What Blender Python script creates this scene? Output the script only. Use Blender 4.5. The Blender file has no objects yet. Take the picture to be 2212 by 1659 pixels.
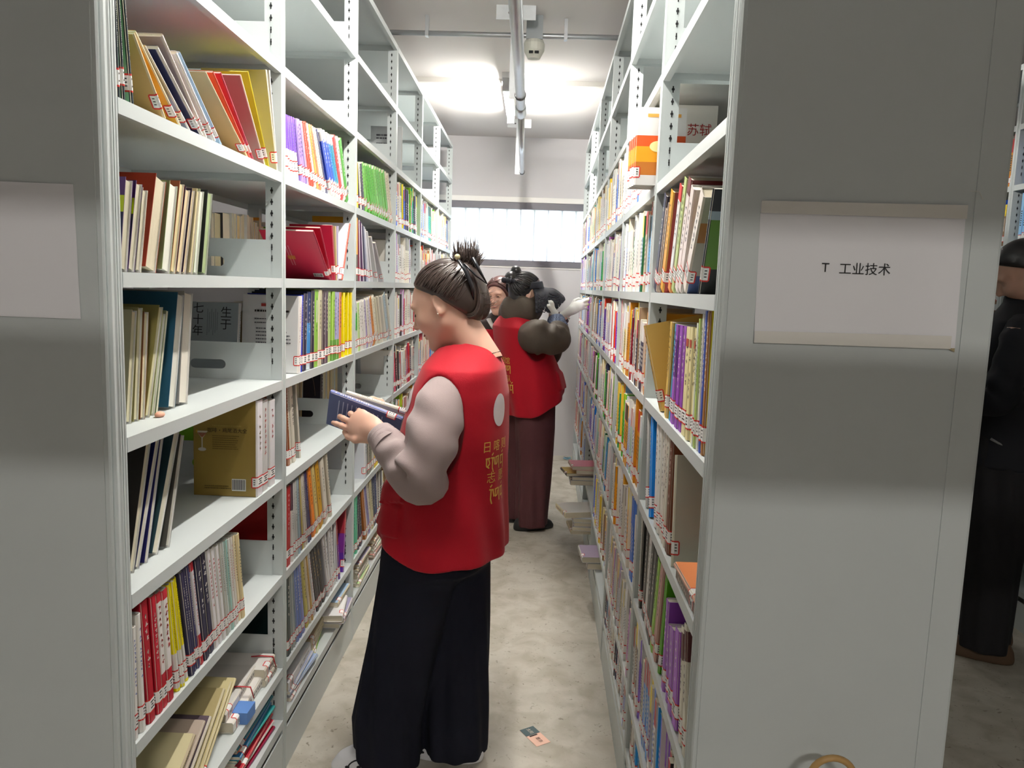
import bpy, bmesh, math, random
import numpy as np
from mathutils import Vector, Matrix
from mathutils.bvhtree import BVHTree

C = bpy.context.scene.collection
scene = bpy.context.scene

# ------------------------------------------------------------------ camera
CAM_H = 1.521
cam_d = bpy.data.cameras.new('camera')
cam_d.sensor_width = 36.0
cam_d.lens = 27.027
cam_d.clip_start = 0.02
cam = bpy.data.objects.new('camera', cam_d)
C.objects.link(cam)
_F = Vector((-0.02095, 0.99197, -0.12471)); _R = Vector((0.99908, 0.02540, 0.03440)); _U = Vector((-0.03729, 0.12376, 0.99161))
_F.normalize(); _R = (_R - _F * _R.dot(_F)).normalized(); _U = _R.cross(_F)
cam.matrix_world = Matrix(((_R.x, _U.x, -_F.x, 0), (_R.y, _U.y, -_F.y, 0), (_R.z, _U.z, -_F.z, CAM_H), (0, 0, 0, 1)))
scene.camera = cam

# ------------------------------------------------------------------ world, lights, exposure
world = bpy.data.worlds.new('sky'); scene.world = world
world.use_nodes = True
wn = world.node_tree.nodes; wl = world.node_tree.links
wn['Background'].inputs[0].default_value = (0.86, 0.93, 1.0, 1)
wn['Background'].inputs[1].default_value = 2.6

scene.view_settings.view_transform = 'Standard'
scene.view_settings.look = 'None'
scene.view_settings.gamma = 1.0
scene.view_settings.use_curve_mapping = False
scene.view_settings.exposure = 0.55

CEIL = 2.825
# tube lamps of the room (x, y, length, direction, emission): the lit one in view, one over the near bays out of view,
# one in the cross aisle behind the photographer, one in the next aisle; built with their fixtures below
LAMP_Y0, LAMP_Y1 = 4.90, 5.85
LAMP_FAR = 300.0
LAMPS = [(-0.15, 2.2, 1.2, 'y', 280.0), (0.45, -2.0, 0.42, 'x', 560.0), (1.6, 5.9, 0.9, 'y', 40.0)]

# ------------------------------------------------------------------ helpers
def lin(h):
    h = h.lstrip('#')
    if len(h) == 3: h = ''.join(c * 2 for c in h)
    v = [int(h[i:i + 2], 16) / 255 for i in (0, 2, 4)]
    return tuple((c / 12.92) if c <= 0.04045 else ((c + 0.055) / 1.055) ** 2.4 for c in v)

MATS = {}
def mat(name, col='888888', rough=0.5, metal=0.0, noise=0.0, nscale=8.0, bump=0.0, bscale=60.0, spec=0.5, emit=None, estr=0.0, stretch=None, sheen=0.0):
    if name in MATS: return MATS[name]
    m = bpy.data.materials.new(name); m.use_nodes = True
    nt = m.node_tree; b = nt.nodes['Principled BSDF']
    c = lin(col)
    b.inputs['Base Color'].default_value = (*c, 1)
    b.inputs['Roughness'].default_value = rough
    b.inputs['Metallic'].default_value = metal
    b.inputs['Specular IOR Level'].default_value = spec
    if sheen: b.inputs['Sheen Weight'].default_value = sheen
    tc = nt.nodes.new('ShaderNodeTexCoord')
    src = tc.outputs['Object']
    if stretch:
        mp = nt.nodes.new('ShaderNodeMapping'); mp.inputs['Scale'].default_value = stretch
        nt.links.new(src, mp.inputs[0]); src = mp.outputs[0]
    if noise:
        n = nt.nodes.new('ShaderNodeTexNoise'); n.inputs['Scale'].default_value = nscale; n.inputs['Detail'].default_value = 4
        nt.links.new(src, n.inputs['Vector'])
        r = nt.nodes.new('ShaderNodeMapRange'); r.inputs[3].default_value = 1 - noise; r.inputs[4].default_value = 1 + noise
        nt.links.new(n.outputs[0], r.inputs[0])
        mx = nt.nodes.new('ShaderNodeMix'); mx.data_type = 'RGBA'; mx.blend_type = 'MULTIPLY'; mx.inputs[0].default_value = 1
        mx.inputs[6].default_value = (*c, 1)
        nt.links.new(r.outputs[0], mx.inputs[7]); nt.links.new(mx.outputs[2], b.inputs['Base Color'])
    if bump:
        n2 = nt.nodes.new('ShaderNodeTexNoise'); n2.inputs['Scale'].default_value = bscale; n2.inputs['Detail'].default_value = 3
        nt.links.new(src, n2.inputs['Vector'])
        bp = nt.nodes.new('ShaderNodeBump'); bp.inputs['Strength'].default_value = bump; bp.inputs['Distance'].default_value = 0.01
        nt.links.new(n2.outputs[0], bp.inputs['Height']); nt.links.new(bp.outputs[0], b.inputs['Normal'])
    if emit:
        b.inputs['Emission Color'].default_value = (*lin(emit), 1); b.inputs['Emission Strength'].default_value = estr
    MATS[name] = m
    return m

def attr_mat(name, rough=0.45, spec=0.4, bump=0.0, bscale=200.0, stretch=None):
    m = bpy.data.materials.new(name); m.use_nodes = True
    nt = m.node_tree; b = nt.nodes['Principled BSDF']
    a = nt.nodes.new('ShaderNodeAttribute'); a.attribute_name = 'Col'
    nt.links.new(a.outputs['Color'], b.inputs['Base Color'])
    b.inputs['Roughness'].default_value = rough; b.inputs['Specular IOR Level'].default_value = spec
    if bump:
        tc = nt.nodes.new('ShaderNodeTexCoord'); mp = nt.nodes.new('ShaderNodeMapping')
        mp.inputs['Scale'].default_value = stretch or (1, 1, 1)
        n2 = nt.nodes.new('ShaderNodeTexNoise'); n2.inputs['Scale'].default_value = bscale
        bp = nt.nodes.new('ShaderNodeBump'); bp.inputs['Strength'].default_value = bump; bp.inputs['Distance'].default_value = 0.002
        nt.links.new(tc.outputs['Object'], mp.inputs[0]); nt.links.new(mp.outputs[0], n2.inputs['Vector'])
        nt.links.new(n2.outputs[0], bp.inputs['Height']); nt.links.new(bp.outputs[0], b.inputs['Normal'])
    MATS[name] = m
    return m

STEEL = mat('powder_coated_steel', 'c6cdcd', 0.42, noise=0.03, nscale=5, bump=0.02, bscale=300)
DARK = mat('slot_dark', '16181a', 0.8)
PRINT = attr_mat('book_cover_print', 0.42)
PAGES = attr_mat('page_block_paper', 0.85, 0.1, bump=0.5, bscale=500, stretch=(1, 1, 0.02))
WHITE = mat('label_paper', 'f2f2f0', 0.6)
REDINK = mat('label_red_ink', 'cf2a22', 0.6)
INK = mat('black_ink', '17171a', 0.7)

class MB:
    """collects polygons (world space) and builds one mesh"""
    def __init__(s): s.v = []; s.f = []; s.c = []; s.m = []
    def quad(s, a, b, c, d, col=None, mi=0):
        i = len(s.v); s.v += [a, b, c, d]; s.f.append((i, i + 1, i + 2, i + 3)); s.c.append(col); s.m.append(mi)
    def box(s, lo, hi, fn=None, col=None, mi=0):
        x0, y0, z0 = lo; x1, y1, z1 = hi
        p = [(x0, y0, z0), (x1, y0, z0), (x1, y1, z0), (x0, y1, z0), (x0, y0, z1), (x1, y0, z1), (x1, y1, z1), (x0, y1, z1)]
        if fn: p = [fn(*q) for q in p]
        i = len(s.v); s.v += p
        for f in ((0, 3, 2, 1), (4, 5, 6, 7), (0, 1, 5, 4), (1, 2, 6, 5), (2, 3, 7, 6), (3, 0, 4, 7)):
            s.f.append(tuple(i + k for k in f)); s.c.append(col); s.m.append(mi)
    def poly(s, pts, col=None, mi=0):
        i = len(s.v); s.v += list(pts); s.f.append(tuple(range(i, i + len(pts)))); s.c.append(col); s.m.append(mi)
    def prism(s, prof, z0, z1, fn=None, col=None, mi=0):
        n = len(prof); lo = [(a, b, z0) for a, b in prof]; hi = [(a, b, z1) for a, b in prof]
        if fn: lo = [fn(*q) for q in lo]; hi = [fn(*q) for q in hi]
        i = len(s.v); s.v += lo + hi
        for k in range(n):
            s.f.append((i + k, i + (k + 1) % n, i + n + (k + 1) % n, i + n + k)); s.c.append(col); s.m.append(mi)
        s.f.append(tuple(i + k for k in reversed(range(n)))); s.c.append(col); s.m.append(mi)
        s.f.append(tuple(i + n + k for k in range(n))); s.c.append(col); s.m.append(mi)
    def tube(s, pts, rad, n=10, cap=True, col=None, mi=0, squash=None):
        pts = [Vector(p) for p in pts]
        if not hasattr(rad, '__len__'): rad = [rad] * len(pts)
        t0 = (pts[1] - pts[0]).normalized()
        up = Vector((0, 0, 1)) if abs(t0.z) < 0.9 else Vector((1, 0, 0))
        nx = t0.cross(up).normalized(); rings = []
        for k, p in enumerate(pts):
            t = (pts[min(k + 1, len(pts) - 1)] - pts[max(k - 1, 0)]).normalized()
            nx = (nx - t * nx.dot(t)).normalized(); ny = t.cross(nx)
            i = len(s.v); rings.append(i)
            for j in range(n):
                a = 2 * math.pi * j / n
                s.v.append(tuple(p + (nx * math.cos(a) + ny * math.sin(a) * (squash or 1)) * rad[k]))
        for k in range(len(pts) - 1):
            for j in range(n):
                s.f.append((rings[k] + j, rings[k] + (j + 1) % n, rings[k + 1] + (j + 1) % n, rings[k + 1] + j)); s.c.append(col); s.m.append(mi)
        if cap:
            s.f.append(tuple(rings[0] + j for j in reversed(range(n)))); s.c.append(col); s.m.append(mi)
            s.f.append(tuple(rings[-1] + j for j in range(n))); s.c.append(col); s.m.append(mi)
    def mesh(s, name, origin=(0, 0, 0), mats=(), smooth=False):
        me = bpy.data.meshes.new(name)
        o = np.array(origin); vs = np.array(s.v, float) - o
        me.from_pydata(vs.tolist(), [], s.f)
        for m in mats: me.materials.append(m)
        if any(s.m): me.polygons.foreach_set('material_index', s.m)
        if any(c is not None for c in s.c):
            ca = me.color_attributes.new('Col', 'FLOAT_COLOR', 'CORNER')
            buf = np.zeros((len(me.loops), 4), np.float32); k = 0
            for f, c in zip(s.f, s.c):
                buf[k:k + len(f)] = (*(c or (0.8, 0.8, 0.8)), 1); k += len(f)
            ca.data.foreach_set('color', buf.ravel())
        if smooth: me.polygons.foreach_set('use_smooth', [True] * len(me.polygons))
        me.update()
        return me

def wloc(o):
    return Vector(o.location) + (wloc(o.parent) if o.parent else Vector((0, 0, 0)))
def place(name, me, parent=None, loc=None):
    """links a mesh whose vertices are relative to loc (world)"""
    o = bpy.data.objects.new(name, me); C.objects.link(o)
    loc = Vector((0, 0, 0) if loc is None else [float(q) for q in loc])
    if parent is not None:
        o.parent = parent; o.location = loc - wloc(parent)
    else: o.location = loc
    return o
def build(name, mb, mats, parent=None, loc=None, smooth=False):
    if loc is None: loc = wloc(parent) if parent is not None else np.array(mb.v).mean(0)
    if not isinstance(mats, (list, tuple)): mats = [mats]
    return place(name, mb.mesh(name, loc, mats, smooth), parent, loc)
def empty(name, loc, label=None, cat=None, group=None):
    o = bpy.data.objects.new(name, None); o.location = loc; o.empty_display_size = 0.1; C.objects.link(o)
    return tag(o, label, cat, group)
def tag(o, label=None, cat=None, group=None, kind=None):
    if label: o['label'] = label
    if cat: o['category'] = cat
    if group: o['group'] = group
    if kind: o['kind'] = kind
    return o
def struct(name, mb, m, label=None, smooth=False):
    o = build(name, mb, m, smooth=smooth); o['kind'] = 'structure'
    if label: o['label'] = label
    return o
def text_mesh(body, size, align='CENTER', extrude=0.0):
    cu = bpy.data.curves.new('t', 'FONT'); cu.body = body; cu.size = size; cu.align_x = align; cu.align_y = 'CENTER'; cu.extrude = extrude
    cu.resolution_u = 3
    ob = bpy.data.objects.new('t', cu); C.objects.link(ob)
    dg = bpy.context.evaluated_depsgraph_get()
    me = bpy.data.meshes.new_from_object(ob.evaluated_get(dg))
    bpy.data.objects.remove(ob); bpy.data.curves.remove(cu)
    return me
def text_on(name, body, size, org, ex, ey, m, parent=None, off=0.0006, align='CENTER', vertical=False):
    """flat lettering on a surface: ex = reading direction, ey = up, both world vectors"""
    ex = Vector(ex).normalized(); ey = Vector(ey); ey = (ey - ex * ey.dot(ex)).normalized(); n = ex.cross(ey)
    if vertical: body = '\n'.join(body)
    me = text_mesh(body, size, align)
    org = Vector(org) + n * off
    loc = wloc(parent) if parent is not None else org
    for v in me.vertices: v.co = org + ex * v.co.x + ey * v.co.y + n * v.co.z - loc
    me.materials.clear(); me.materials.append(m); me.update()
    return place(name, me, parent, loc)
def smoothstep(a, b, x):
    t = np.clip((x - a) / (b - a), 0, 1); return t * t * (3 - 2 * t)
# ------------------------------------------------------------------ room
BACK = 6.95
def concrete():
    m = bpy.data.materials.new('concrete_floor'); m.use_nodes = True
    nt = m.node_tree; b = nt.nodes['Principled BSDF']; b.inputs['Roughness'].default_value = 0.62
    tc = nt.nodes.new('ShaderNodeTexCoord')
    def noise(sc, det, dist=0.0):
        n = nt.nodes.new('ShaderNodeTexNoise'); n.inputs['Scale'].default_value = sc; n.inputs['Detail'].default_value = det
        n.inputs['Distortion'].default_value = dist; nt.links.new(tc.outputs['Object'], n.inputs['Vector']); return n
    def ramp(n, p0, c0, p1, c1):
        r = nt.nodes.new('ShaderNodeValToRGB'); e = r.color_ramp.elements
        e[0].position = p0; e[0].color = (*lin(c0), 1); e[1].position = p1; e[1].color = (*lin(c1), 1)
        nt.links.new(n.outputs[0], r.inputs[0]); return r
    def mul(a, bb):
        x = nt.nodes.new('ShaderNodeMix'); x.data_type = 'RGBA'; x.blend_type = 'MULTIPLY'; x.inputs[0].default_value = 1
        nt.links.new(a, x.inputs[6]); nt.links.new(bb, x.inputs[7]); return x.outputs[2]
    r1 = ramp(noise(1.3, 5, 0.3), 0.3, 'b4b0a4', 0.7, 'c6c1b5')
    r2 = ramp(noise(9, 10, 0.6), 0.35, 'e2dfd9', 0.6, 'ffffff')
    r3 = ramp(noise(45, 8, 1.2), 0.28, 'bdb9b0', 0.37, 'ffffff')
    nt.links.new(mul(mul(r1.outputs[0], r2.outputs[0]), r3.outputs[0]), b.inputs['Base Color'])
    bp = nt.nodes.new('ShaderNodeBump'); bp.inputs['Strength'].default_value = 0.15; bp.inputs['Distance'].default_value = 0.01
    nt.links.new(noise(40, 8).outputs[0], bp.inputs['Height']); nt.links.new(bp.outputs[0], b.inputs['Normal'])
    return m
X0R, X1R, Y0R_ = -3.3, 5.2, -4.2
mb = MB(); mb.box((X0R, Y0R_, -0.1), (X1R, BACK + 0.2, 0.0)); struct('floor', mb, concrete())
CEILM = mat('ceiling_paint', 'd6d2d0', 0.8, noise=0.02, nscale=2)
WALLM = mat('wall_paint', 'd3d1d3', 0.75, noise=0.02, nscale=3, bump=0.03, bscale=40)
mb = MB(); mb.box((X0R, Y0R_, CEIL), (X1R, BACK + 0.2, CEIL + 0.15)); struct('ceiling', mb, CEILM)
WX0, WX1, WZ0, WZ1 = -1.15, 1.0, 1.742, 2.225
mb = MB()
mb.box((X0R, BACK, 0), (X1R, BACK + 0.2, WZ0)); mb.box((X0R, BACK, WZ1), (X1R, BACK + 0.2, CEIL))
mb.box((X0R, BACK, WZ0), (WX0, BACK + 0.2, WZ1)); mb.box((WX1, BACK, WZ0), (X1R, BACK + 0.2, WZ1))
struct('wall_back', mb, WALLM)
mb = MB(); mb.box((X0R - 0.15, Y0R_, 0), (X0R, BACK + 0.2, CEIL)); struct('wall_left', mb, WALLM)
mb = MB(); mb.box((X1R, Y0R_, 0), (X1R + 0.15, BACK + 0.2, CEIL)); struct('wall_right', mb, WALLM)
mb = MB(); mb.box((X0R, Y0R_ - 0.15, 0), (X1R, Y0R_, CEIL)); struct('wall_front', mb, WALLM)

# window: dark gasket frame, ribbed clear panes, outside fence and foliage
FRAME = mat('window_frame_grey', '77757d', 0.5)
def glass_mat():
    m = bpy.data.materials.new('milky_window_pane'); m.use_nodes = True
    nt = m.node_tree; nt.nodes.clear()
    o = nt.nodes.new('ShaderNodeOutputMaterial'); mx = nt.nodes.new('ShaderNodeMixShader'); mx.inputs[0].default_value = 0.45
    t = nt.nodes.new('ShaderNodeBsdfTransparent'); t.inputs[0].default_value = (0.97, 0.99, 1, 1)
    d = nt.nodes.new('ShaderNodeBsdfTranslucent'); d.inputs[0].default_value = (0.95, 0.97, 1, 1)
    nt.links.new(t.outputs[0], mx.inputs[1]); nt.links.new(d.outputs[0], mx.inputs[2]); nt.links.new(mx.outputs[0], o.inputs[0])
    return m
win = MB(); win.box((WX0, BACK - 0.012, 1.708), (WX1, BACK + 0.05, 1.762)); win.box((WX0, BACK - 0.012, 2.209), (WX1, BACK + 0.05, 2.268))
win.box((WX0, BACK + 0.0, 1.742), (WX0 + 0.05, BACK + 0.05, 2.225)); win.box((WX1 - 0.05, BACK, 1.742), (WX1, BACK + 0.05, 2.225))
w1 = struct('window_1', win, FRAME, 'long narrow window with grey frame high on the back wall')
GL = glass_mat()
mb = MB(); mb.box((WX0 + 0.05, BACK + 0.02, 1.76), (WX1 - 0.05, BACK + 0.025, 2.21)); build('pane', mb, GL, w1)
RIB = mat('window_rib', 'dfe3e6', 0.4)
rx = -0.62
for k in range(10):
    mb = MB(); mb.box((rx + k * 0.123, BACK + 0.03, 1.76), (rx + k * 0.123 + 0.012, BACK + 0.045, 2.21)); build('rib', mb, RIB, w1)
mb = MB()
mb.box((WX0, BACK - 0.02, 2.268), (WX1, BACK + 0.0, 2.312))
t1 = struct('trim_1', mb, mat('white_trim', 'f4f2ee', 0.6), 'white trim strip above the window')
mb = MB(); mb.box((WX0, BACK - 0.006, 1.694), (WX1, BACK, 1.708)); struct('trim_2', mb, MATS['white_trim'])
# outside: pale ground, foliage
def blob_leaves(name, cx, cy, cz, r, n, seed, col):
    rnd = random.Random(seed); mb = MB()
    for _ in range(n):
        a = rnd.uniform(0, 6.28); b = rnd.uniform(-1, 1); rr = r * rnd.uniform(0.5, 1)
        p = Vector((cx + rr * math.cos(a) * 1.3, cy + rr * math.sin(a), cz + rr * b))
        d = Vector((rnd.uniform(-1, 1), rnd.uniform(-1, 1), rnd.uniform(-1, 0.4))).normalized() * rnd.uniform(0.07, 0.13)
        s = d.cross(Vector((0, 1, 0.2))).normalized() * 0.03
        mb.quad(tuple(p), tuple(p + d * 0.5 + s), tuple(p + d), tuple(p + d * 0.5 - s))
    o = build(name, mb, mat('leaf_' + col, col, 0.6))
    return o
for i, (x, z, r, c) in enumerate(((-0.45, 2.3, 0.3, 'b9c98a'), (0.35, 2.25, 0.28, 'c2d093'), (1.1, 2.3, 0.26, 'a9bd80'))):
    o = blob_leaves('outdoor_tree', x, BACK + 1.5, z, r, 60, 5 + i, c)
    tag(o, ['pale green leaves outside the window, left clump', 'pale green leaves outside the window, middle clump', 'pale green leaves outside the window, right clump'][i], 'tree', 'leaves outside the window')
    tr = MB(); tr.tube([(x, BACK + 1.5, 0), (x + 0.05, BACK + 1.5, z)], 0.03, 8); build('trunk', tr, mat('bark_pale', 'b7b2a8', 0.8), o)
mb = MB(); mb.box((-6, BACK + 0.2, -0.1), (8, BACK + 9, 0.0)); struct('ground_outside', mb, mat('outside_ground', 'd8d8d2', 0.9))

# ------------------------------------------------------------------ bookcases
XL, XR, YL, YR, SK = 0.7138, 0.3097, 1.3159, 1.2448, 0.01924
ZL = [0.178] + [1.5242 + 0.29432 * (b - 5) for b in range(1, 10)]
ZR = [0.185] + [1.5202 + 0.29122 * (b - 5) for b in range(1, 10)]
DEP = 0.43
def PL(u, v, z): return (-XL - v, YL + u, z)
def PR(u, v, z): return (XR + SK * u + v, YR + u, z)
def P3(u, v, z): return (2.35 + v, 2.15 + u, z)

def plate(fn, u, z0, h=0.112, va=0.03, vb=0.40):
    """side plate of one shelf end with its rounded hand slot"""
    mb = MB(); vc = 0.215; hl = 0.052; hr = 0.0135; zc = z0 + 0.042
    inner = []
    for k in range(8):
        a = math.pi / 2 - math.pi * k / 7; inner.append((vc + hl - hr + hr * math.cos(a), zc + hr * math.sin(a)))
    for k in range(8):
        a = -math.pi / 2 - math.pi * k / 7; inner.append((vc - hl + hr + hr * math.cos(a), zc + hr * math.sin(a)))
    outer = []
    for (a, b) in inner:
        dx, dz = a - vc, b - zc
        t = min((vb - vc) / abs(dx) if abs(dx) > 1e-6 else 9e9, ((z0 + h - zc) if dz > 0 else (zc - z0)) / abs(dz) if abs(dz) > 1e-6 else 9e9)
        outer.append((vc + dx * t, zc + dz * t))
    n = 16
    for k in range(n):
        k2 = (k + 1) % n
        for uu in (u - 0.001, u + 0.001):
            q = [outer[k], outer[k2], inner[k2], inner[k]]
            # keep rectangle corners
            ok, ok2 = outer[k], outer[k2]
            if abs(ok[0] - ok2[0]) > 1e-4 and abs(ok[1] - ok2[1]) > 1e-4:
                cx = vb if max(ok[0], ok2[0]) > vb - 1e-4 else va
                if not (max(ok[0], ok2[0]) > vb - 1e-4): cx = 2 * vc - vb
                cz = z0 + h if max(ok[1], ok2[1]) > z0 + h - 1e-4 else z0
                q = [ok, (cx, cz), ok2, inner[k2], inner[k]]
            mb.poly([fn(uu, a, b) for a, b in q])
    return mb

def slots(fn, u, z0, zs):
    mb = MB()
    for zb in zs:
        for k in range(7):
            z = zb + 0.055 + k * 0.0315
            full = k >= 2
            w = 0.0016
            uu = u - 0.0185
            mb.quad(fn(uu, 0.028 - w, z - 0.0085), fn(uu, 0.028 + w, z - 0.0085), fn(uu, 0.028 + w, z + 0.0085), fn(uu, 0.028 - w, z + 0.0085))
            r = 0.0042 if full else 0.0026
            mb.poly([fn(uu - 0.0002, 0.028 + r * math.cos(a * math.pi / 4), z + r * math.sin(a * math.pi / 4)) for a in range(8)])
    return mb

def ribs_profile(sgn):
    """cross-section (u, v) of the ribbed edge trim of an end panel"""
    pr = [(0.0, 0.05), (0.0, 0.006)]
    for k in range(4):
        a0 = 0.002 + k * 0.0162
        for j in range(5):
            t = math.pi * j / 4
            pr.append((a0 + 0.0072 - 0.0068 * math.cos(t), 0.006 - 0.008 * math.sin(t)))
    pr += [(0.066, 0.006), (0.066, 0.05)]
    return pr

def bookcase(name, fn, zs, bays, label, near_panel=True, u_in=0.02, u_panel=-0.046, far_panel=True, plates=True):
    root = empty(name, fn(0, DEP / 2, 0), label, 'bookcase', 'steel library bookcases')
    for k in range(bays + 1):
        u = 0.9 * k
        if k == 0 and near_panel: u = u_in - 0.0185
        mb = MB()
        w = 0.0175
        mb.box((u - w, 0.0, 0), (u + w, 0.046, zs[9]), fn); mb.box((u - w, DEP - 0.046, 0), (u + w, DEP, zs[9]), fn)
        mb.box((u - 0.006, -0.0012, 0.0), (u - 0.002, 0, zs[9]), fn); mb.box((u + 0.002, -0.0012, 0.0), (u + 0.006, 0, zs[9]), fn)
        up = build('upright', mb, STEEL, root)
        if k > 0:
            s = build('slot_row', slots(fn, u, 0, zs[:9]), DARK, up); s['kind'] = 'stuff'
    for k in range(bays):
        ua = (0.9 * k + 0.0185) if (k or not near_panel) else u_in + 0.0015
        ub = 0.9 * (k + 1) - 0.0185
        for b in range(10):
            z = zs[b]; mb = MB()
            mb.box((ua, 0.0, z - 0.006), (ub, DEP, z), fn)
            mb.box((ua, 0.0, z - 0.027), (ub, 0.004, z - 0.006), fn); mb.box((ua, DEP - 0.004, z - 0.027), (ub, DEP, z - 0.006), fn)
            mb.box((ua, 0.004, z - 0.027), (ub, 0.018, z - 0.024), fn)
            mb.box((ua, 0.004, z - 0.022), (ua + 0.002, DEP - 0.004, z - 0.006), fn); mb.box((ub - 0.002, 0.004, z - 0.022), (ub, DEP - 0.004, z - 0.006), fn)
            build('shelf_board', mb, STEEL, root)
            if plates and b < 9: build('side_plate', plate(fn, ub - 0.003, z, 0.112 if b else 0.07), STEEL, root)
        for va_, vb_ in ((0.001, 0.006), (DEP - 0.006, DEP - 0.001)):
            mb = MB(); mb.box((ua, va_, 0.0), (ub, vb_, 0.132), fn); build('kick_plate', mb, STEEL, root)
    if near_panel:
        mb = MB(); mb.box((u_panel + 0.002, 0.04, 0), (u_panel + 0.022, DEP - 0.04, zs[9] + 0.02), fn)
        pn = build('end_panel', mb, STEEL, root)
        mb = MB()
        mb.prism([(u_panel + a, b) for a, b in ribs_profile(1)], 0, zs[9] + 0.02, fn)
        mb.prism([(u_panel + a, DEP - b) for a, b in ribs_profile(1)][::-1], 0, zs[9] + 0.02, fn)
        build('ribbed_edge', mb, STEEL, pn)
    return root
BC_L = bookcase('steel_bookcase', PL, ZL, 6, 'grey steel bookcase on the left of the aisle, behind the reading woman')
BC_R = bookcase('steel_bookcase', PR, ZR, 6, 'grey steel bookcase on the right with the printed class sheet', u_in=0.075, u_panel=0.004)
BC_3 = bookcase('steel_bookcase', P3, ZR, 5, 'grey steel bookcase at the far right edge of the picture', near_panel=False, plates=True)

# sheets taped on the end panels
PAPER = mat('white_paper', 'e6e6ea', 0.7, noise=0.01)
def paper(fn_pts, label, name='paper_sheet'):
    (x0, z0), (x1, z1), (x2, z2), (x3, z3), y = fn_pts
    mb = MB(); n = 12
    g = []
    for j in range(n + 1):
        for i in range(n + 1):
            a, b = i / n, j / n
            x = (x0 * (1 - a) + x1 * a) * (1 - b) + (x3 * (1 - a) + x2 * a) * b
            z = (z0 * (1 - a) + z1 * a) * (1 - b) + (z3 * (1 - a) + z2 * a) * b
            bul = 0.0016 * math.sin(math.pi * a) * math.sin(math.pi * b) ** 2 + (0.006 * max(0, a - 0.9) if b < 0.5 else 0)
            g.append((x, y - 0.0025 - max(0, bul), z))
    for j in range(n):
        for i in range(n):
            mb.quad(g[j * (n + 1) + i], g[j * (n + 1) + i + 1], g[(j + 1) * (n + 1) + i + 1], g[(j + 1) * (n + 1) + i])
    o = build(name, mb, PAPER, smooth=True)
    return tag(o, label, 'paper', 'sheets taped to the end panels')
TAPE = mat('yellowed_tape', 'dedcd6', 0.35)
yr = YR + 0.006
sheet = paper(((0.3608, 1.4465), (0.6815, 1.4485), (0.6765, 1.673), (0.3562, 1.668), yr), 'white sheet printed T and four Chinese characters on right end panel')
text_on('printed_text', 'T', 0.0205, (0.4645, yr - 0.0046, 1.5685), (1, 0, 0), (0, 0, 1), INK, sheet)
text_on('printed_text', '工业技术', 0.0205, (0.5265, yr - 0.0046, 1.5675), (1, 0, 0.008), (0, 0, 1), INK, sheet)
for nm, a, b in (('tape_strip', (0.357, 1.652), (0.678, 1.673)), ('tape_strip', (0.361, 1.447), (0.674, 1.468))):
    mb = MB(); mb.quad((a[0], yr - 0.0043, a[1] - 0.001), (b[0], yr - 0.0043, a[1]), (b[0], yr - 0.0043, b[1]), (a[0], yr - 0.0043, b[1] - 0.003)); build(nm, mb, TAPE, sheet)
mb = MB(); mb.quad((0.668, yr - 0.003, 1.4485), (0.6815, yr - 0.003, 1.4485), (0.6815, yr - 0.003, 1.442), (0.676, yr - 0.003, 1.4445)); build('tape_corner', mb, mat('tape_brown', 'a59878', 0.4), sheet)
mb = MB(); mb.tube([(0.681, yr - 0.002, 1.695), (0.692, yr - 0.006, 1.694), (0.698, yr - 0.006, 1.683)], 0.0006, 5); build('loose_tape_edge', mb, TAPE, sheet)
yl = YL - 0.044
sheet2 = paper(((-1.07, 1.444), (-0.7503, 1.4435), (-0.7555, 1.6635), (-1.07, 1.666), yl), 'white sheet at the left picture edge, taped on left end panel')

# ------------------------------------------------------------------ ceiling: pipe, hangers, lamp, conduit, detector
GALV = mat('galvanised_steel', 'b9bcc0', 0.32, metal=0.85, noise=0.12, nscale=14)
pipe = MB()
pipe.tube([(-0.083, -1.2, 2.43), (-0.087, 3.2, 2.43), (-0.089, 4.02, 2.43)], 0.0235, 20)
pipe.tube([(-0.089, 4.02, 2.43), (-0.09, 4.05, 2.43), (-0.0905, 4.20, 2.43), (-0.0905, 4.22, 2.43)], [0.0235, 0.028, 0.028, 0.0235], 20)
pipe.tube([(-0.0905, 4.2, 2.43), (-0.112, 6.32, 2.43)], 0.0185, 20)
pipe_o = tag(build('ceiling_pipe', pipe, GALV, smooth=True), 'galvanised pipe hung lengthwise above the aisle, below the ceiling', 'pipe')
RING = mat('dark_steel', '6d6a6c', 0.4, metal=0.7)
for i, (y, r) in enumerate(((3.80, 0.026), (6.24, 0.021))):
    x = -0.088 if i == 0 else -0.1115
    mb = MB(); mb.tube([(x + r * math.cos(a), y, 2.43 + r * math.sin(a)) for a in np.linspace(0, 2 * math.pi, 25)], 0.003, 6, cap=False); build('clamp_ring', mb, RING, pipe_o, smooth=True)
    hg = empty('pipe_hanger', (x - 0.05, y, CEIL), ['near steel hanger strap holding the ceiling pipe, with wide bracket', 'far steel hanger strap holding the end of the ceiling pipe'][i], 'hanger', 'pipe hangers')
    mb = MB(); mb.box((x - 0.055, y - 0.002, 2.41), (x - 0.018, y + 0.002, CEIL - 0.02)); build('strap', mb, mat('strap_white', 'd9dde0', 0.4, noise=0.08, nscale=40), hg)
    mb = MB(); mb.box((x - 0.125, y - 0.028, CEIL - 0.006), (x + 0.06, y + 0.02, CEIL)); mb.box((x - 0.125, y - 0.03, CEIL - 0.065), (x + 0.06, y - 0.026, CEIL)); build('bracket', mb, MATS['strap_white'], hg)
    mb = MB(); mb.tube([(x - 0.063, y - 0.034, CEIL - 0.035), (x - 0.063, y - 0.026, CEIL - 0.035)], 0.006, 8); build('bolt', mb, RING, hg)
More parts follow.
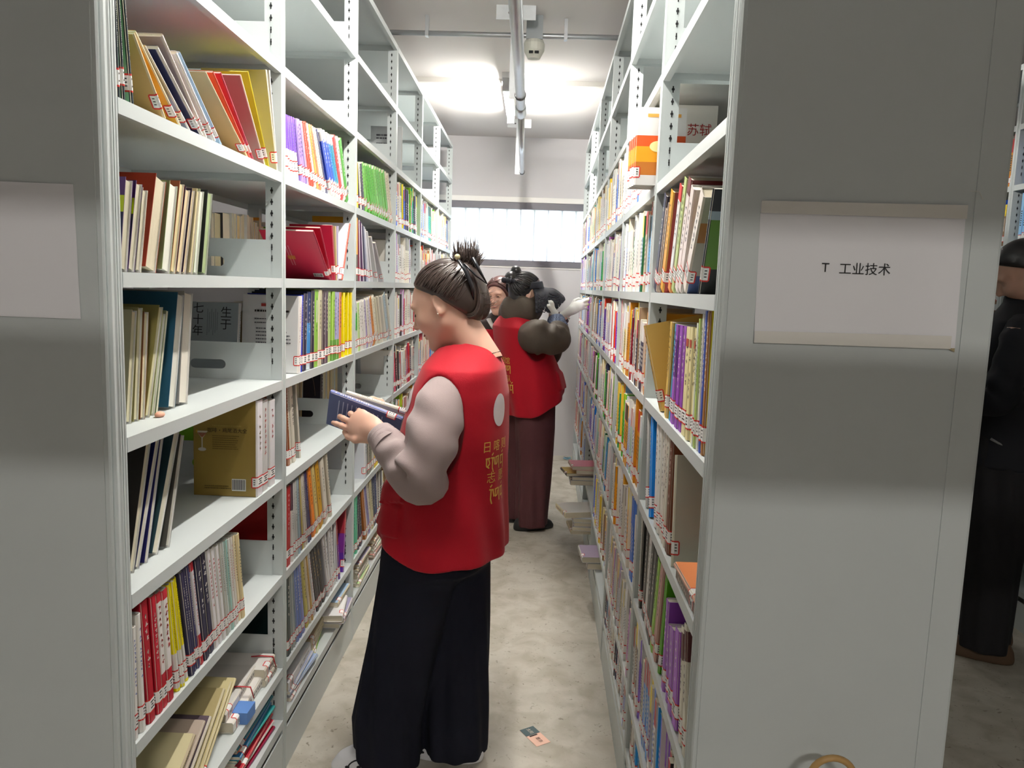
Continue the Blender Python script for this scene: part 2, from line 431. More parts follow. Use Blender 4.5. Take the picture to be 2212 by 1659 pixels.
# lit tube lamp
lamp = empty('tube_lamp', (-0.2, 5.38, CEIL), 'lit white tube lamp on the ceiling above the aisle', 'lamp')
mb = MB(); mb.box((-0.23, LAMP_Y0, 2.77), (-0.17, LAMP_Y1, CEIL)); build('lamp_body', mb, mat('lamp_body_white', 'eeeeee', 0.5), lamp)
mb = MB(); mb.tube([(-0.2, LAMP_Y0 + 0.02, 2.738), (-0.2, LAMP_Y1 - 0.02, 2.738)], 0.014, 12); build('lit_tube', mb, mat('lit_tube', 'ffffff', 0.5, emit='fffaf2', estr=LAMP_FAR), lamp, smooth=True)
for a_, b_ in ((LAMP_Y0 - 0.012, LAMP_Y0 + 0.02), (LAMP_Y1 - 0.02, LAMP_Y1 + 0.012)):
    mb = MB(); mb.box((-0.225, a_, 2.715), (-0.175, b_, 2.79)); build('end_cap', mb, mat('cap_grey', 'a9a9a9', 0.5), lamp)
# conduit across the ceiling and trunking
mb = MB(); mb.tube([(-1.5, 3.96, 2.745), (1.4, 3.93, 2.745)], 0.0125, 12)
cd = tag(build('conduit', mb, GALV, smooth=True), 'thin metal conduit running across the ceiling beside smoke detector', 'conduit')
for x in (-0.56, 0.12):
    mb = MB(); mb.box((x - 0.008, 3.93, 2.728), (x + 0.008, 3.965, CEIL)); build('clip', mb, GALV, cd)
mb = MB(); mb.box((-3.0, 5.06, CEIL - 0.03), (4.5, 5.10, CEIL)); tag(build('cable_trunking', mb, mat('trunking_white', 'e6e2dc', 0.6)), 'pale trunking strip across the ceiling above the lit lamp', 'trunking')
det = empty('smoke_detector', (-0.032, 3.93, CEIL), 'round white smoke detector under a grey junction box on ceiling', 'detector')
mb = MB(); mb.box((-0.072, 3.89, 2.715), (0.008, 3.965, CEIL)); build('junction_box', mb, mat('box_grey', '8f9496', 0.5, metal=0.4), det)
mb = MB()
prof = [(0.0, 2.630), (0.03, 2.632), (0.037, 2.645), (0.05, 2.668), (0.052, 2.70), (0.045, 2.716), (0, 2.716)]
for a, b in zip(prof[:-1], prof[1:]):
    for k in range(20):
        t0, t1_ = 2 * math.pi * k / 20, 2 * math.pi * (k + 1) / 20
        mb.quad((-0.032 + a[0] * math.cos(t0), 3.93 + a[0] * math.sin(t0), a[1]), (-0.032 + a[0] * math.cos(t1_), 3.93 + a[0] * math.sin(t1_), a[1]),
                (-0.032 + b[0] * math.cos(t1_), 3.93 + b[0] * math.sin(t1_), b[1]), (-0.032 + b[0] * math.cos(t0), 3.93 + b[0] * math.sin(t0), b[1]))
build('detector_head', mb, mat('plastic_ivory', 'cfcfc4', 0.5), det)
mb = MB()
for s in (-1, 1):
    mb = MB(); mb.box((-0.032 + s * 0.004 - (0.020 if s < 0 else 0), 3.93 - 0.045, 2.648), (-0.032 + s * 0.004 + (0.020 if s > 0 else 0), 3.93 - 0.036, 2.659)); build('vent_slit', mb, DARK, det)
# the other lamps of the room
def lamp_fixture(x, y, L, along, power, label, k):
    r = empty('tube_lamp', (x, y, CEIL), label, 'lamp')
    a = (L / 2, 0.03) if along == 'x' else (0.03, L / 2)
    mb = MB(); mb.box((x - a[0], y - a[1], 2.775), (x + a[0], y + a[1], CEIL)); build('lamp_body', mb, MATS['lamp_body_white'], r)
    mb = MB(); d = Vector((L / 2 - 0.02, 0, 0)) if along == 'x' else Vector((0, L / 2 - 0.02, 0))
    c = Vector((x, y, 2.74)); mb.tube([tuple(c - d), tuple(c + d)], 0.014, 12); build('lit_tube', mb, mat(f'lit_tube_{k}', 'ffffff', 0.5, emit='fffaf2', estr=power), r, smooth=True)
for k, (L_, lab_) in enumerate(zip(LAMPS, ('tube lamp over the reading woman', 'tube lamp in the cross aisle behind the camera', 'tube lamp over the next aisle'))):
    lamp_fixture(*L_, lab_, k)
# unseen bars added behind the camera to cast shade bands on the end panels
shade_bars = empty('added_shade_bars', (0.4, -0.8, 2.4), 'unseen steel bars added behind the camera to shade the end panels', 'shade bars')
for z0, z1 in ((2.335, 2.50), (2.178, 2.252)):
    mb = MB(); mb.box((-2.4, -0.815, z0), (3.2, -0.785, z1)); build('rail', mb, GALV, shade_bars)
for x in (-1.8, 0.4, 2.6):
    mb = MB(); mb.box((x - 0.01, -0.785, 2.178), (x + 0.01, -0.775, CEIL)); build('hanger_rod', mb, GALV, shade_bars)
# ------------------------------------------------------------------ books
BOOK_TABLE = """
L1b6 41 4 12.8 179 -1.5 16242b 86b391 -
L1b6 59 4 11.7 185 -3.2 16242b 86b391 -
L1b6 85 4 12.4 195 -6.6 16242b 86b391 -
L1b6 203 4 9.1 165 -42.6 e0cfa8 c8a265 -
L1b6 273 4 8.0 214 -53.3 efe3c0 e3ad3a -
L1b6 317 4 7.5 213 -57.7 d8d4cc 8a93a8 -
L1b6 372 4 12.0 228 -57.8 d9d6d0 2b2d4a -
L1b6 401 4 12.0 248 -52.1 e6dcd6 c9b8ae -
L1b6 442 4 13.2 228 -53.6 dfe0e6 d8d5d6 -
L1b6 477 4 7.5 249 -55.2 a9c8e6 9fbfdd -
L1b6 642 4 6.0 282 -60.5 ecdcae c39c66 -
L1b6 662 4 8.0 269 -56.4 d85a48 d85a48 -
L1b6 683 4 8.0 257 -51.9 b9455a b9455a -
L1b6 770 4 7.0 252 -42.4 e9dfc8 a4837a -
L1b6 793 4 5.0 255 -36.1 d8cb22 d8cb22 -
L1b6 866 4 7.0 262 -19.0 d9d3c2 b5ab8c -
L1b6 873 4 6.0 263 -13.8 d8d6d0 c9c5bb -
L1b5 37 4 27.4 164 9.8 c9c4ae 4b2a63 f2
L1b5 64 4 24.3 164 13.1 c9c4ae 4b2a63 f2
L1b5 89 4 20.5 155 12.3 cfc9b4 cfc9b4 f
L1b5 134 4 43.7 184 16.0 d6cdb4 a03a24 f
L1b5 190 4 36.0 179 13.7 e6e6da 93a672 f
L1b5 227 4 23.7 189 15.3 d8c99c 9a5638 f
L1b5 252 4 24.0 181 16.2 dcc9a4 35263c f
L1b5 278 4 17.5 183 16.4 dcc9a4 35263c f
L1b5 302 4 18.7 184 14.8 d6c9a0 c9bd94 f
L1b5 329 4 21.9 184 13.0 dfe6d6 9aa583 f
L1b5 368 4 28.8 184 12.4 9fb084 2a2d2e f
L1b4 142 60 21.2 222 9.0 cfcaac b9b493 f
L1b4 170 60 20.4 226 7.3 cfcaac a39d6c f
L1b4 194 60 20.5 217 7.3 d8cfae 8a5a3a f
L1b4 215 60 20.2 234 17.3 d3cfab a29a5a f
L1b4 241 60 15.2 217 15.9 cfd6b8 b4bd98 f
L1b4 257 60 9.7 222 15.0 d6d4be 8d9a80 f
L1b4 326 60 35.1 254 12.8 d6d6cc 2f6480 f
L1b4 384 60 45.4 254 8.9 dcd8cc b9b4ac f
L1b3 116 50 22.8 263 18.2 d9d3bb 2a2622 f
L1b3 140 50 19.2 269 21.9 d8d4c4 1f2560 f
L1b3 175 50 16.0 257 18.5 d8d4c4 2a2a66 f
L1b3 217 50 28.8 272 24.9 d9d6c4 2f4a50 f
L1b3 268 50 20.8 245 19.6 b9b7ac 55524c f
L1b3 706 4 46.5 261 1.0 e2e0e4 a08642 gold
L1b3 756 4 47.2 254 0.9 c9c9c7 d4d4d4 redtext
L1b3 814 4 47.4 246 0.7 d8d8da d8d8da redtext
L1b2 36 4 18.0 224 0.5 e6e4e0 e0ddd6 blue
L1b2 65 4 18.0 242 -2.3 e6e4e0 e0ddd6 blue
L1b2 99 4 27.0 260 -5.0 b3122a a30f24 wht
L1b2 131 4 21.9 256 -4.8 c01a32 a30f24 wht
L1b2 153 4 22.2 253 -4.7 e8e4e0 b51f30 redlow
L1b2 178 4 25.0 249 -4.6 e8e4e0 b51f30 redlow
L1b2 216 4 14.1 252 -8.1 f2e200 eddc00 ylow
L1b2 235 4 12.6 254 -9.2 f2e200 eddc00 ylow
L1b2 258 4 15.1 257 -11.2 f2e200 eddc00 ylow
L1b2 283 4 15.8 260 -11.1 38355a 2c2a45 wht
L1b2 299 4 16.0 262 -10.9 38355a 2c2a45 wht
L1b2 315 4 15.4 263 -10.8 3d3a66 2c2a45 wht
L1b2 333 4 17.6 263 -10.6 d9d6dc b51f30 redlow
L1b2 358 4 24.6 262 -10.4 2a2742 24213a wht
L1b2 391 4 25.6 262 -10.3 2a2742 24213a wht
L1b2 417 4 20.8 260 -10.1 e3e1e3 dedcdc red
L1b2 438 4 20.8 257 -10.0 e3e1e3 dedcdc red
L1b2 460 4 20.6 254 -9.9 dcdcdc d4d4d4 red
L1b2 481 4 16.0 252 -9.8 b9bdb8 a9ada8 -
L1b2 497 4 15.6 250 -9.7 c9d0cc b9c4be -
L1b2 514 4 16.9 248 -9.6 9cc4bd 8cb8b0 -
L1b2 531 4 16.9 246 -9.5 dcdcd8 d4d4d0 red
L1b2 548 4 16.9 244 -9.4 d8d4cc ccc8be red
L1b2 566 4 17.5 242 -9.3 e6d8b4 d8c898 -
L1b2 585 4 19.0 239 -9.2 e0cf9c d4c08c -
L2b6 957 4 15.0 170 -5.3 e0dcea 7a4bd0 pur
L2b6 978 4 15.0 172 -7.3 e0dcea 7a4bd0 pur
L2b6 1001 4 16.9 174 -9.6 e0dcea 7a4bd0 pur
L2b6 1028 4 20.5 177 -12.2 e0dcea 7a4bd0 pur
L2b6 1057 4 19.7 180 -14.8 e0dcea 7a4bd0 pur
L2b6 1104 4 22.2 186 -18.7 a98bdc 9a7acc -
L2b6 1136 4 23.1 191 -21.1 a98bdc 9a7acc -
L2b6 1164 4 13.9 195 -23.0 c8b8e6 9a7acc -
L2b6 1186 4 17.3 198 -24.5 d8452c c83c28 -
L2b6 1218 4 23.7 203 -26.5 d8452c c83c28 -
L2b6 1250 4 19.0 208 -28.4 e8e4e0 dcd8d0 -
L2b6 1279 4 20.5 212 -29.9 e0b050 3c3f68 -
L2b6 1310 4 21.3 217 -31.5 dc8a5a d4c8b8 -
L2b6 1340 4 18.2 222 -32.9 e6e2de d8d4d0 -
L2b6 1371 4 16.9 227 -34.3 e6e6e4 4a5088 -
L2b6 1395 4 14.2 231 -35.3 3f4675 4a5088 -
L2b6 1450 4 27.7 239 -37.4 2b55d8 2448c0 wlow
L2b6 1485 4 26.7 241 -36.8 2b55d8 2448c0 wlow
L2b6 1518 4 21.3 241 -35.6 2b6ad8 2448c0 wlow
L2b6 1544 4 19.7 241 -34.7 2f9fd0 2a8cc0 wlow
L2b6 1568 4 20.2 241 -33.9 36a8c4 2a8cc0 wlow
L2b6 1605 4 31.2 241 -32.7 d83a3a c83434 -
L2b6 1645 4 34.1 241 -31.4 ead6d6 e6d0d0 -
L2b6 1689 4 37.4 241 -30.0 46a02c 3c8c26 -
L2b4 1059 4 18.7 240 4.6 e4e2e0 dedede red
L2b4 1078 4 15.6 241 4.4 e8e2e2 d8d8d8 red
L2b4 1096 4 17.8 244 4.1 2c3fc0 2636a8 -
L2b4 1131 4 34.6 248 3.6 2a2a44 222238 -
L2b4 1172 4 39.4 253 3.0 3f8fd0 1c2c50 blu2
L2b4 1212 4 35.5 257 2.4 2c2c3c 333 -
L2b4 1256 4 43.8 261 1.9 8cc04a 8a9a4c xiao
L2b4 1301 4 43.4 260 1.6 cfcaa8 c8c49c -
L2b4 1358 4 34.4 258 1.3 4a4048 443c44 -
L2b4 1393 4 34.1 257 1.2 5a4a58 4a4048 -
L2b4 1431 4 37.4 255 1.0 b4cc86 a4bc6a -
L2b4 1488 4 34.6 253 0.7 9ac84a 8cbc40 grn
L2b4 1523 4 32.4 252 0.5 a9a6d8 9a96c8 grn
L2b4 1556 4 32.8 251 0.4 a4a2cc 9a96c8 grn
L2b4 1593 4 36.9 250 0.2 e08a5a d87e50 -
L2b4 1654 4 20.0 248 -0.0 f2de00 e8d400 -
L2b4 1722 4 13.0 248 -0.2 f2de00 e8d400 -
L2b4 1770 4 12.0 248 -0.3 f2de00 e8d400 -
L2b3 1053 30 19.5 262 -6.7 8a4a20 7a3f18 -
L2b3 1076 30 16.9 262 -7.7 d6d0c0 c8c2b0 -
L2b3 1103 30 26.7 261 -8.8 d2ccbc bdb7a6 -
L2b3 1168 30 12.0 259 -11.0 d6d2c6 a9a69a -
L2b2 961 4 37.5 253 0.3 b81a20 a8161c -
L2b2 1000 4 18.3 254 -2.2 dcdcd8 4a2c44 ptop
L2b2 1023 4 14.4 254 -3.7 d4d6d4 c4c6c2 txt
L2b2 1047 4 19.5 255 -5.1 c9ccc8 b9bcb8 txt
L2b2 1074 4 19.5 256 -6.8 9cb8c4 8aa8b4 -
L2b2 1101 4 10.9 257 -8.4 8a8490 5a5468 txt
L2b2 1115 4 9.6 258 -9.2 d6c04a c8b040 -
L2b2 1134 4 18.7 258 -10.2 dcd8cc d0ccc0 txt
L2b2 1161 4 16.9 260 -11.7 d4d0c8 c4c0b8 txt
L2b2 1183 4 15.6 261 -12.9 4a4470 3c3660 txt
L2b2 1205 4 17.5 262 -14.0 3f3a6a 34305c -
L2b2 1250 4 36.0 262 -16.2 f58a1a ec7e10 -
L2b2 1288 4 35.5 263 -16.3 d8c47a c8b468 -
L2b2 1343 4 47.2 259 -16.5 cf9c1e c08e14 -
L2b2 1403 4 46.8 259 -16.7 dcd8c8 d4d0c0 txt
L2b2 1479 4 22.0 265 -16.9 ded8c6 d6d0bc -
L2b1 967 4 32.6 260 -3.7 16302f 122827 -
L2b1 999 4 15.0 262 -5.5 8f9a98 7f8a88 -
L2b1 1019 4 13.9 262 -6.6 aab4b4 9aa4a4 -
L2b1 1038 4 13.9 263 -7.7 8a9aa0 7a8a90 -
L2b1 1062 4 21.6 262 -9.0 6a84c8 5a74b8 -
L2b1 1093 4 24.3 262 -10.7 5f7ac4 506cb4 -
L2b1 1126 4 25.3 263 -12.4 8a92d0 6f7ac0 -
L2b1 1171 4 27.4 264 -14.6 cfc052 beb044 -
L2b1 1200 4 16.2 268 -15.9 e4d8c0 d4c8b0 txt
L2b1 1223 4 15.0 269 -16.9 d8a84a c8983a -
L2b1 1243 4 15.0 270 -17.8 d4ccc4 c4bcb4 txt
L2b1 1267 4 22.2 269 -18.8 dcdce2 ccccd2 red
L2b1 1304 4 29.6 268 -20.3 262128 201b22 gld
L2b1 1344 4 29.6 270 -21.9 262128 201b22 gld
L2b1 1387 4 36.0 270 -23.5 262128 201b22 gld
L2b1 1437 4 24.0 270 -20.1 c8c8cc b8b8bc txt
L2b1 1463 4 25.0 266 -16.8 dcdcde ccccce txt
L2b1 1491 4 27.0 263 -13.4 d4d4d8 c4c4c8 txt
L2b1 1521 4 28.1 261 -9.6 dedee0 ceced0 txt
L2b1 1549 4 9.7 262 -6.1 d8d8da c8c8ca txt
L2b1 1578 4 8.4 261 -10.5 d4d4d8 c4c4c8 txt
L2b1 1605 4 15.5 266 -13.7 8a2a58 7a2450 prp
L2b1 1678 4 12.0 262 8.1 6a35a0 8a2a50 prp
L3b6 1870 4 16.0 179 -6.3 f2d800 e6cc00 -
L3b6 1942 4 24.0 187 -15.8 d8d8d4 2c3048 -
L3b6 1983 4 24.0 194 -20.5 3a3f5a 2c3048 -
L3b6 2048 4 38.8 207 -27.1 7ccc52 5cb83a grnc
L3b6 2109 4 27.7 220 -32.4 63c23c 52ac30 -
L3b6 2164 4 31.6 234 -36.5 4eb82a 45a826 -
L3b6 2209 4 31.6 240 -37.6 5fc03a 45a826 -
L3b6 2257 4 38.4 242 -37.0 5cc034 52ac30 -
L3b6 2311 4 38.4 245 -36.3 7acc5a 62bc42 -
L3b6 2360 4 39.9 247 -35.8 5cb83a 52ac30 -
L3b6 2415 4 41.5 249 -35.1 5cb83a 52ac30 -
L3b6 2466 4 41.5 252 -34.6 6ac044 52ac30 -
L3b6 2524 4 43.2 254 -34.0 5cb83a 52ac30 -
L3b6 2584 4 38.4 257 -33.5 d8ccb0 c8bca0 brn
L3b6 2646 4 38.4 258 -33.1 d8ccb0 c8bca0 brn
L3b5 1879 4 14.0 258 -2.9 e8ac2c d89c1c blow
L3b5 1928 4 8.0 252 -7.1 e0d8e0 8a4a5a -
L3b5 1963 4 8.0 249 -10.3 5a3f60 4a304f -
L3b5 1999 4 8.0 246 -13.5 d8d4dc 6a4f70 -
L3b5 2037 4 8.0 244 -16.8 5a5a70 4a4a60 -
L3b5 2075 4 8.0 243 -20.2 d4d8e4 b8bcd0 -
L3b5 2125 4 9.0 242 -24.6 e2e2e6 d6d6da -
L3b5 2177 4 8.0 244 -28.9 dedee2 d2d2d6 -
L3b5 2309 4 10.0 252 -39.0 dadade cecece -
L3b5 2433 4 11.0 273 -50.5 d8d4d8 ccc8cc -
L3b4 1871 4 33.7 203 -4.9 dce4dc c8d8c8 grnb
L3b4 1916 4 30.4 206 -8.4 b8d890 e4e4e0 -
L3b4 1959 4 32.8 209 -11.5 e8e6e2 e08a4a ora
L3b4 2003 4 31.6 213 -14.5 e2e0dc d4d2ce -
L3b4 2048 4 32.4 217 -17.4 dcdad8 cfcdc9 -
L3b4 2090 4 28.1 222 -19.9 a094c8 7a6cac -
L3b4 2134 4 35.5 227 -22.4 dcd8cc cfcbbf -
L3b4 2186 4 39.9 233 -25.1 cfc8d8 b0a6cc -
L3b4 2245 4 44.4 240 -27.9 d88a3c c87c30 -
L3b4 2306 4 46.9 246 -29.2 e2dec8 d6d2bc -
L3b4 2377 4 11.0 252 -29.9 e0dcc4 d4d0b8 -
L3b4 2447 4 11.0 258 -30.6 e4e0d0 d8d4c4 -
L3b4 2527 4 11.0 264 -31.3 e6e4dc d8d6cc -
L3b4 2595 4 43.2 269 -31.8 a9c0cc d8d4c4 -
L3b4 2669 4 16.0 275 -32.6 e2e2da d6d6cc -
L3b2 2070 4 42.7 230 -4.4 dde0e6 d6dae2 bar
L3b2 2113 4 34.1 227 -5.2 8a8a80 6a6a60 -
L3b2 2150 4 34.1 224 -5.8 9a9488 6a6a60 -
L3b2 2195 4 43.2 220 -6.7 8a8c7c 7a7c6c -
L3b2 2242 4 38.4 217 -7.6 d0d0c8 b0b0a8 -
L3b2 2285 4 38.4 214 -8.4 f0d41c e0c40c -
L3b2 2334 4 38.4 211 -9.3 f0d41c e0c40c -
L3b2 2380 4 38.4 209 -9.9 8f96c0 7f86b0 -
L3b2 2427 4 38.4 209 -9.9 f0d41c e0c40c -
L3b2 2475 4 38.4 209 -9.9 d8c83c c8b82c -
L3b1 1851 4 35.7 258 1.6 54c49c 44b48c -
L3b1 1904 4 27.1 260 -3.1 4fbf96 40ac84 -
L3b1 1951 4 22.2 261 -8.0 2e2e48 282840 -
L3b1 2007 4 38.8 260 -13.4 2c2c46 26263e -
L3b1 2097 4 33.2 268 -21.0 b87434 a8662a -
L3b1 2145 4 18.2 280 -24.7 d8d4e0 c8c4d0 -
L3b1 2182 4 34.1 273 -25.0 8a86c0 7a76b0 -
L3b1 2220 4 35.5 269 -22.3 dcd8c8 ccc8b8 -
L3b1 2259 4 36.9 265 -19.4 cfc8a0 bfb890 -
L3b1 2299 4 38.9 262 -16.3 39445c 303a50 -
L3b1 2348 4 43.2 255 -12.2 3c4c78 34446c -
R1b5 257 4 12.0 202 -21.6 2c2f3c 4f7a1e mtn
R1b5 407 4 43.8 226 -36.3 e6dcd4 8a7a70 ele
R1b5 461 4 43.8 225 -22.1 ded0cc d4ccc4 -
R1b5 508 4 43.8 250 -21.2 e4d4d0 c9c3b0 ncre
R1b5 557 4 38.4 258 -20.4 b4c47c d8dcc0 -
R1b5 606 4 43.2 248 -19.9 e08a3c d8d8d8 redtop
R1b5 729 4 46.4 250 -19.5 d89a14 9c342c -
R1b5 783 4 23.6 231 -21.4 8a7464 5a463c -
R1b5 814 4 25.9 220 -22.5 a08878 6a5448 -
R1b5 856 4 43.2 260 -23.4 34344a 2a2a3e whtL
R1b4 138 4 21.9 261 3.2 9a6428 e0d020 -
R1b4 160 4 20.3 261 3.2 3c5cc0 e0d020 -
R1b4 180 4 20.0 255 3.3 e4e2dc d0cec8 -
R1b4 202 4 19.0 245 3.6 b0cc6a d4d8c8 -
R1b4 221 4 19.2 236 3.9 dfe4d4 cfd4c4 -
R1b4 246 4 23.4 225 4.3 e4daa2 dcd29a seal
R1b4 278 4 32.4 225 3.3 e6dca4 dcd29a seal
R1b4 326 4 46.4 224 1.8 e6dca4 dcd29a seal
R1b4 373 4 35.9 223 0.5 8a3cae 6a1c90 -
R1b4 416 4 41.0 223 -0.6 8f42b4 6a1c90 -
R1b4 475 4 34.6 222 -2.1 8a3cae 6a1c90 circ
R1b4 509 4 24.0 222 -3.3 3a9ac4 3c6c94 gate
R1b4 548 4 22.0 224 -3.0 dcb862 d4ae54 -
R1b4 576 4 22.0 224 -3.0 dcb862 d4ae54 -
R1b3 352 4 14.0 239 7.6 d8d8c4 c2c2b4 lblc
R1b3 439 4 40.5 260 3.1 6a3a24 8a4a2c -
R1b3 479 4 25.6 261 2.6 d8d2c4 ccc6b8 -
R1b3 505 4 25.6 261 3.9 dcd4c8 d0c8bc txt
R1b3 536 4 30.5 260 5.6 e0dcd4 d4d0c8 txt
R1b3 576 4 38.9 259 7.7 deded8 d2d2cc txt
R1b3 618 4 42.1 259 9.8 e2e2e0 d6d6d4 txt
R1b3 707 4 24.0 261 13.2 0f8cec 0c80dc -
R1b3 797 4 20.0 258 15.4 b8bab8 a8aaa8 alb
R1b2 124 4 30.0 245 12.6 e2dfcf 5a2c2c mar
R1b2 165 4 30.0 225 10.0 e2dfcf 5a2c2c mar
R1b2 224 4 45.3 198 6.6 a45ec8 9048b8 -
R1b2 270 4 45.3 177 8.8 a05cc4 9048b8 -
R1b2 319 4 28.3 163 9.7 a05cc4 9048b8 -
R1b2 375 4 30.0 207 0.1 a05cc4 9048b8 -
R1b2 449 4 16.0 262 -7.3 62b81c 52a810 grn2
R1b2 516 4 42.1 257 -10.4 c09088 b08078 -
R1b2 560 4 35.1 251 -11.4 8ac030 7ab020 -
R1b2 605 4 45.1 249 -8.7 2c2a28 242220 -
R1b2 652 4 42.1 248 -6.1 302e2c 242220 -
R1b2 695 4 43.4 247 -3.7 d0d0ce c0c0be txt
R1b2 746 4 47.4 246 -1.0 3a3836 242220 -
R1b2 814 4 16.0 246 2.4 2c2a28 242220 -
R1b2 837 4 20.0 247 6.6 cfd0c8 a8b494 txt
L2b5 1447 4 9.0 268 -54.8 a82a44 b3213f -
L2b5 1465 4 9.0 233 -42.6 a82a44 b3213f -
L2b5 1516 4 10.0 200 -14.5 a02040 ad1f3c -
L2b5 1535 4 7.0 196 -6.8 c9b880 b9a878 -
L2b5 1554 4 7.0 198 -1.2 b8b0c8 b0a8c8 -
L2b5 1623 4 14.0 249 28.9 e8421c e4e4e6 wht
L1b1 40 4 15.0 285 60.0 c2b292 d6cca2 -
L1b1 100 4 14.0 280 59.0 c0b0a0 b8a89a -
L1b1 150 4 13.0 262 59.0 d0c8b8 5a4c56 -
L1b1 215 4 14.0 290 57.0 cfc4a0 ab9d70 -
L1b1 262 4 12.0 285 57.0 d8cc9c cbbf90 -
L1b1 300 4 11.0 275 57.5 d8cc9c cbbf90 -
"""
rnd = random.Random(11)
ORD = 'first second third fourth fifth sixth seventh eighth ninth tenth eleventh twelfth thirteenth fourteenth fifteenth sixteenth seventeenth eighteenth nineteenth twentieth'.split()
def ordn(i):
    if i < 20: return ORD[i]
    return 'twenty-' + ORD[i - 20] if i < 29 else 'thirtieth'
SHELF = ['bottom shelf', 'second shelf up', 'third shelf up', 'fourth shelf up', 'fifth shelf up', 'sixth shelf up', 'seventh shelf up', 'eighth shelf up']
NAMED = {'black': '1c1a1c', 'dark grey': '4a484c', 'grey': '8c8e8e', 'light grey': 'b8bab8', 'white': 'e4e2e0', 'cream': 'e0d4b0', 'tan': 'c4a068', 'brown': '7c4c2c', 'red': 'c02a28', 'dark red': '7a2430', 'pink': 'c86a80', 'orange': 'ec8428', 'yellow': 'ecd818', 'gold': 'c8981c', 'lime green': '84c43c', 'green': '3f9a3a', 'dark green': '1c3432', 'teal': '3aa498', 'light blue': '9cbcd8', 'blue': '2c5ccc', 'navy': '2c2e4c', 'purple': '7a3ca8', 'lilac': 'a894d4', 'olive': '9a8c3c', 'mauve': 'a08088', 'beige': 'c8c0a8'}
NAMED = {k: np.array([int(v[i:i + 2], 16) for i in (0, 2, 4)], float) for k, v in NAMED.items()}
def cname(h):
    if len(h) == 3: h = ''.join(c * 2 for c in h)
    v = np.array([int(h[i:i + 2], 16) for i in (0, 2, 4)], float)
    return min(NAMED, key=lambda k: (((NAMED[k] - v) * (1, 1.2, 0.9)) ** 2).sum())

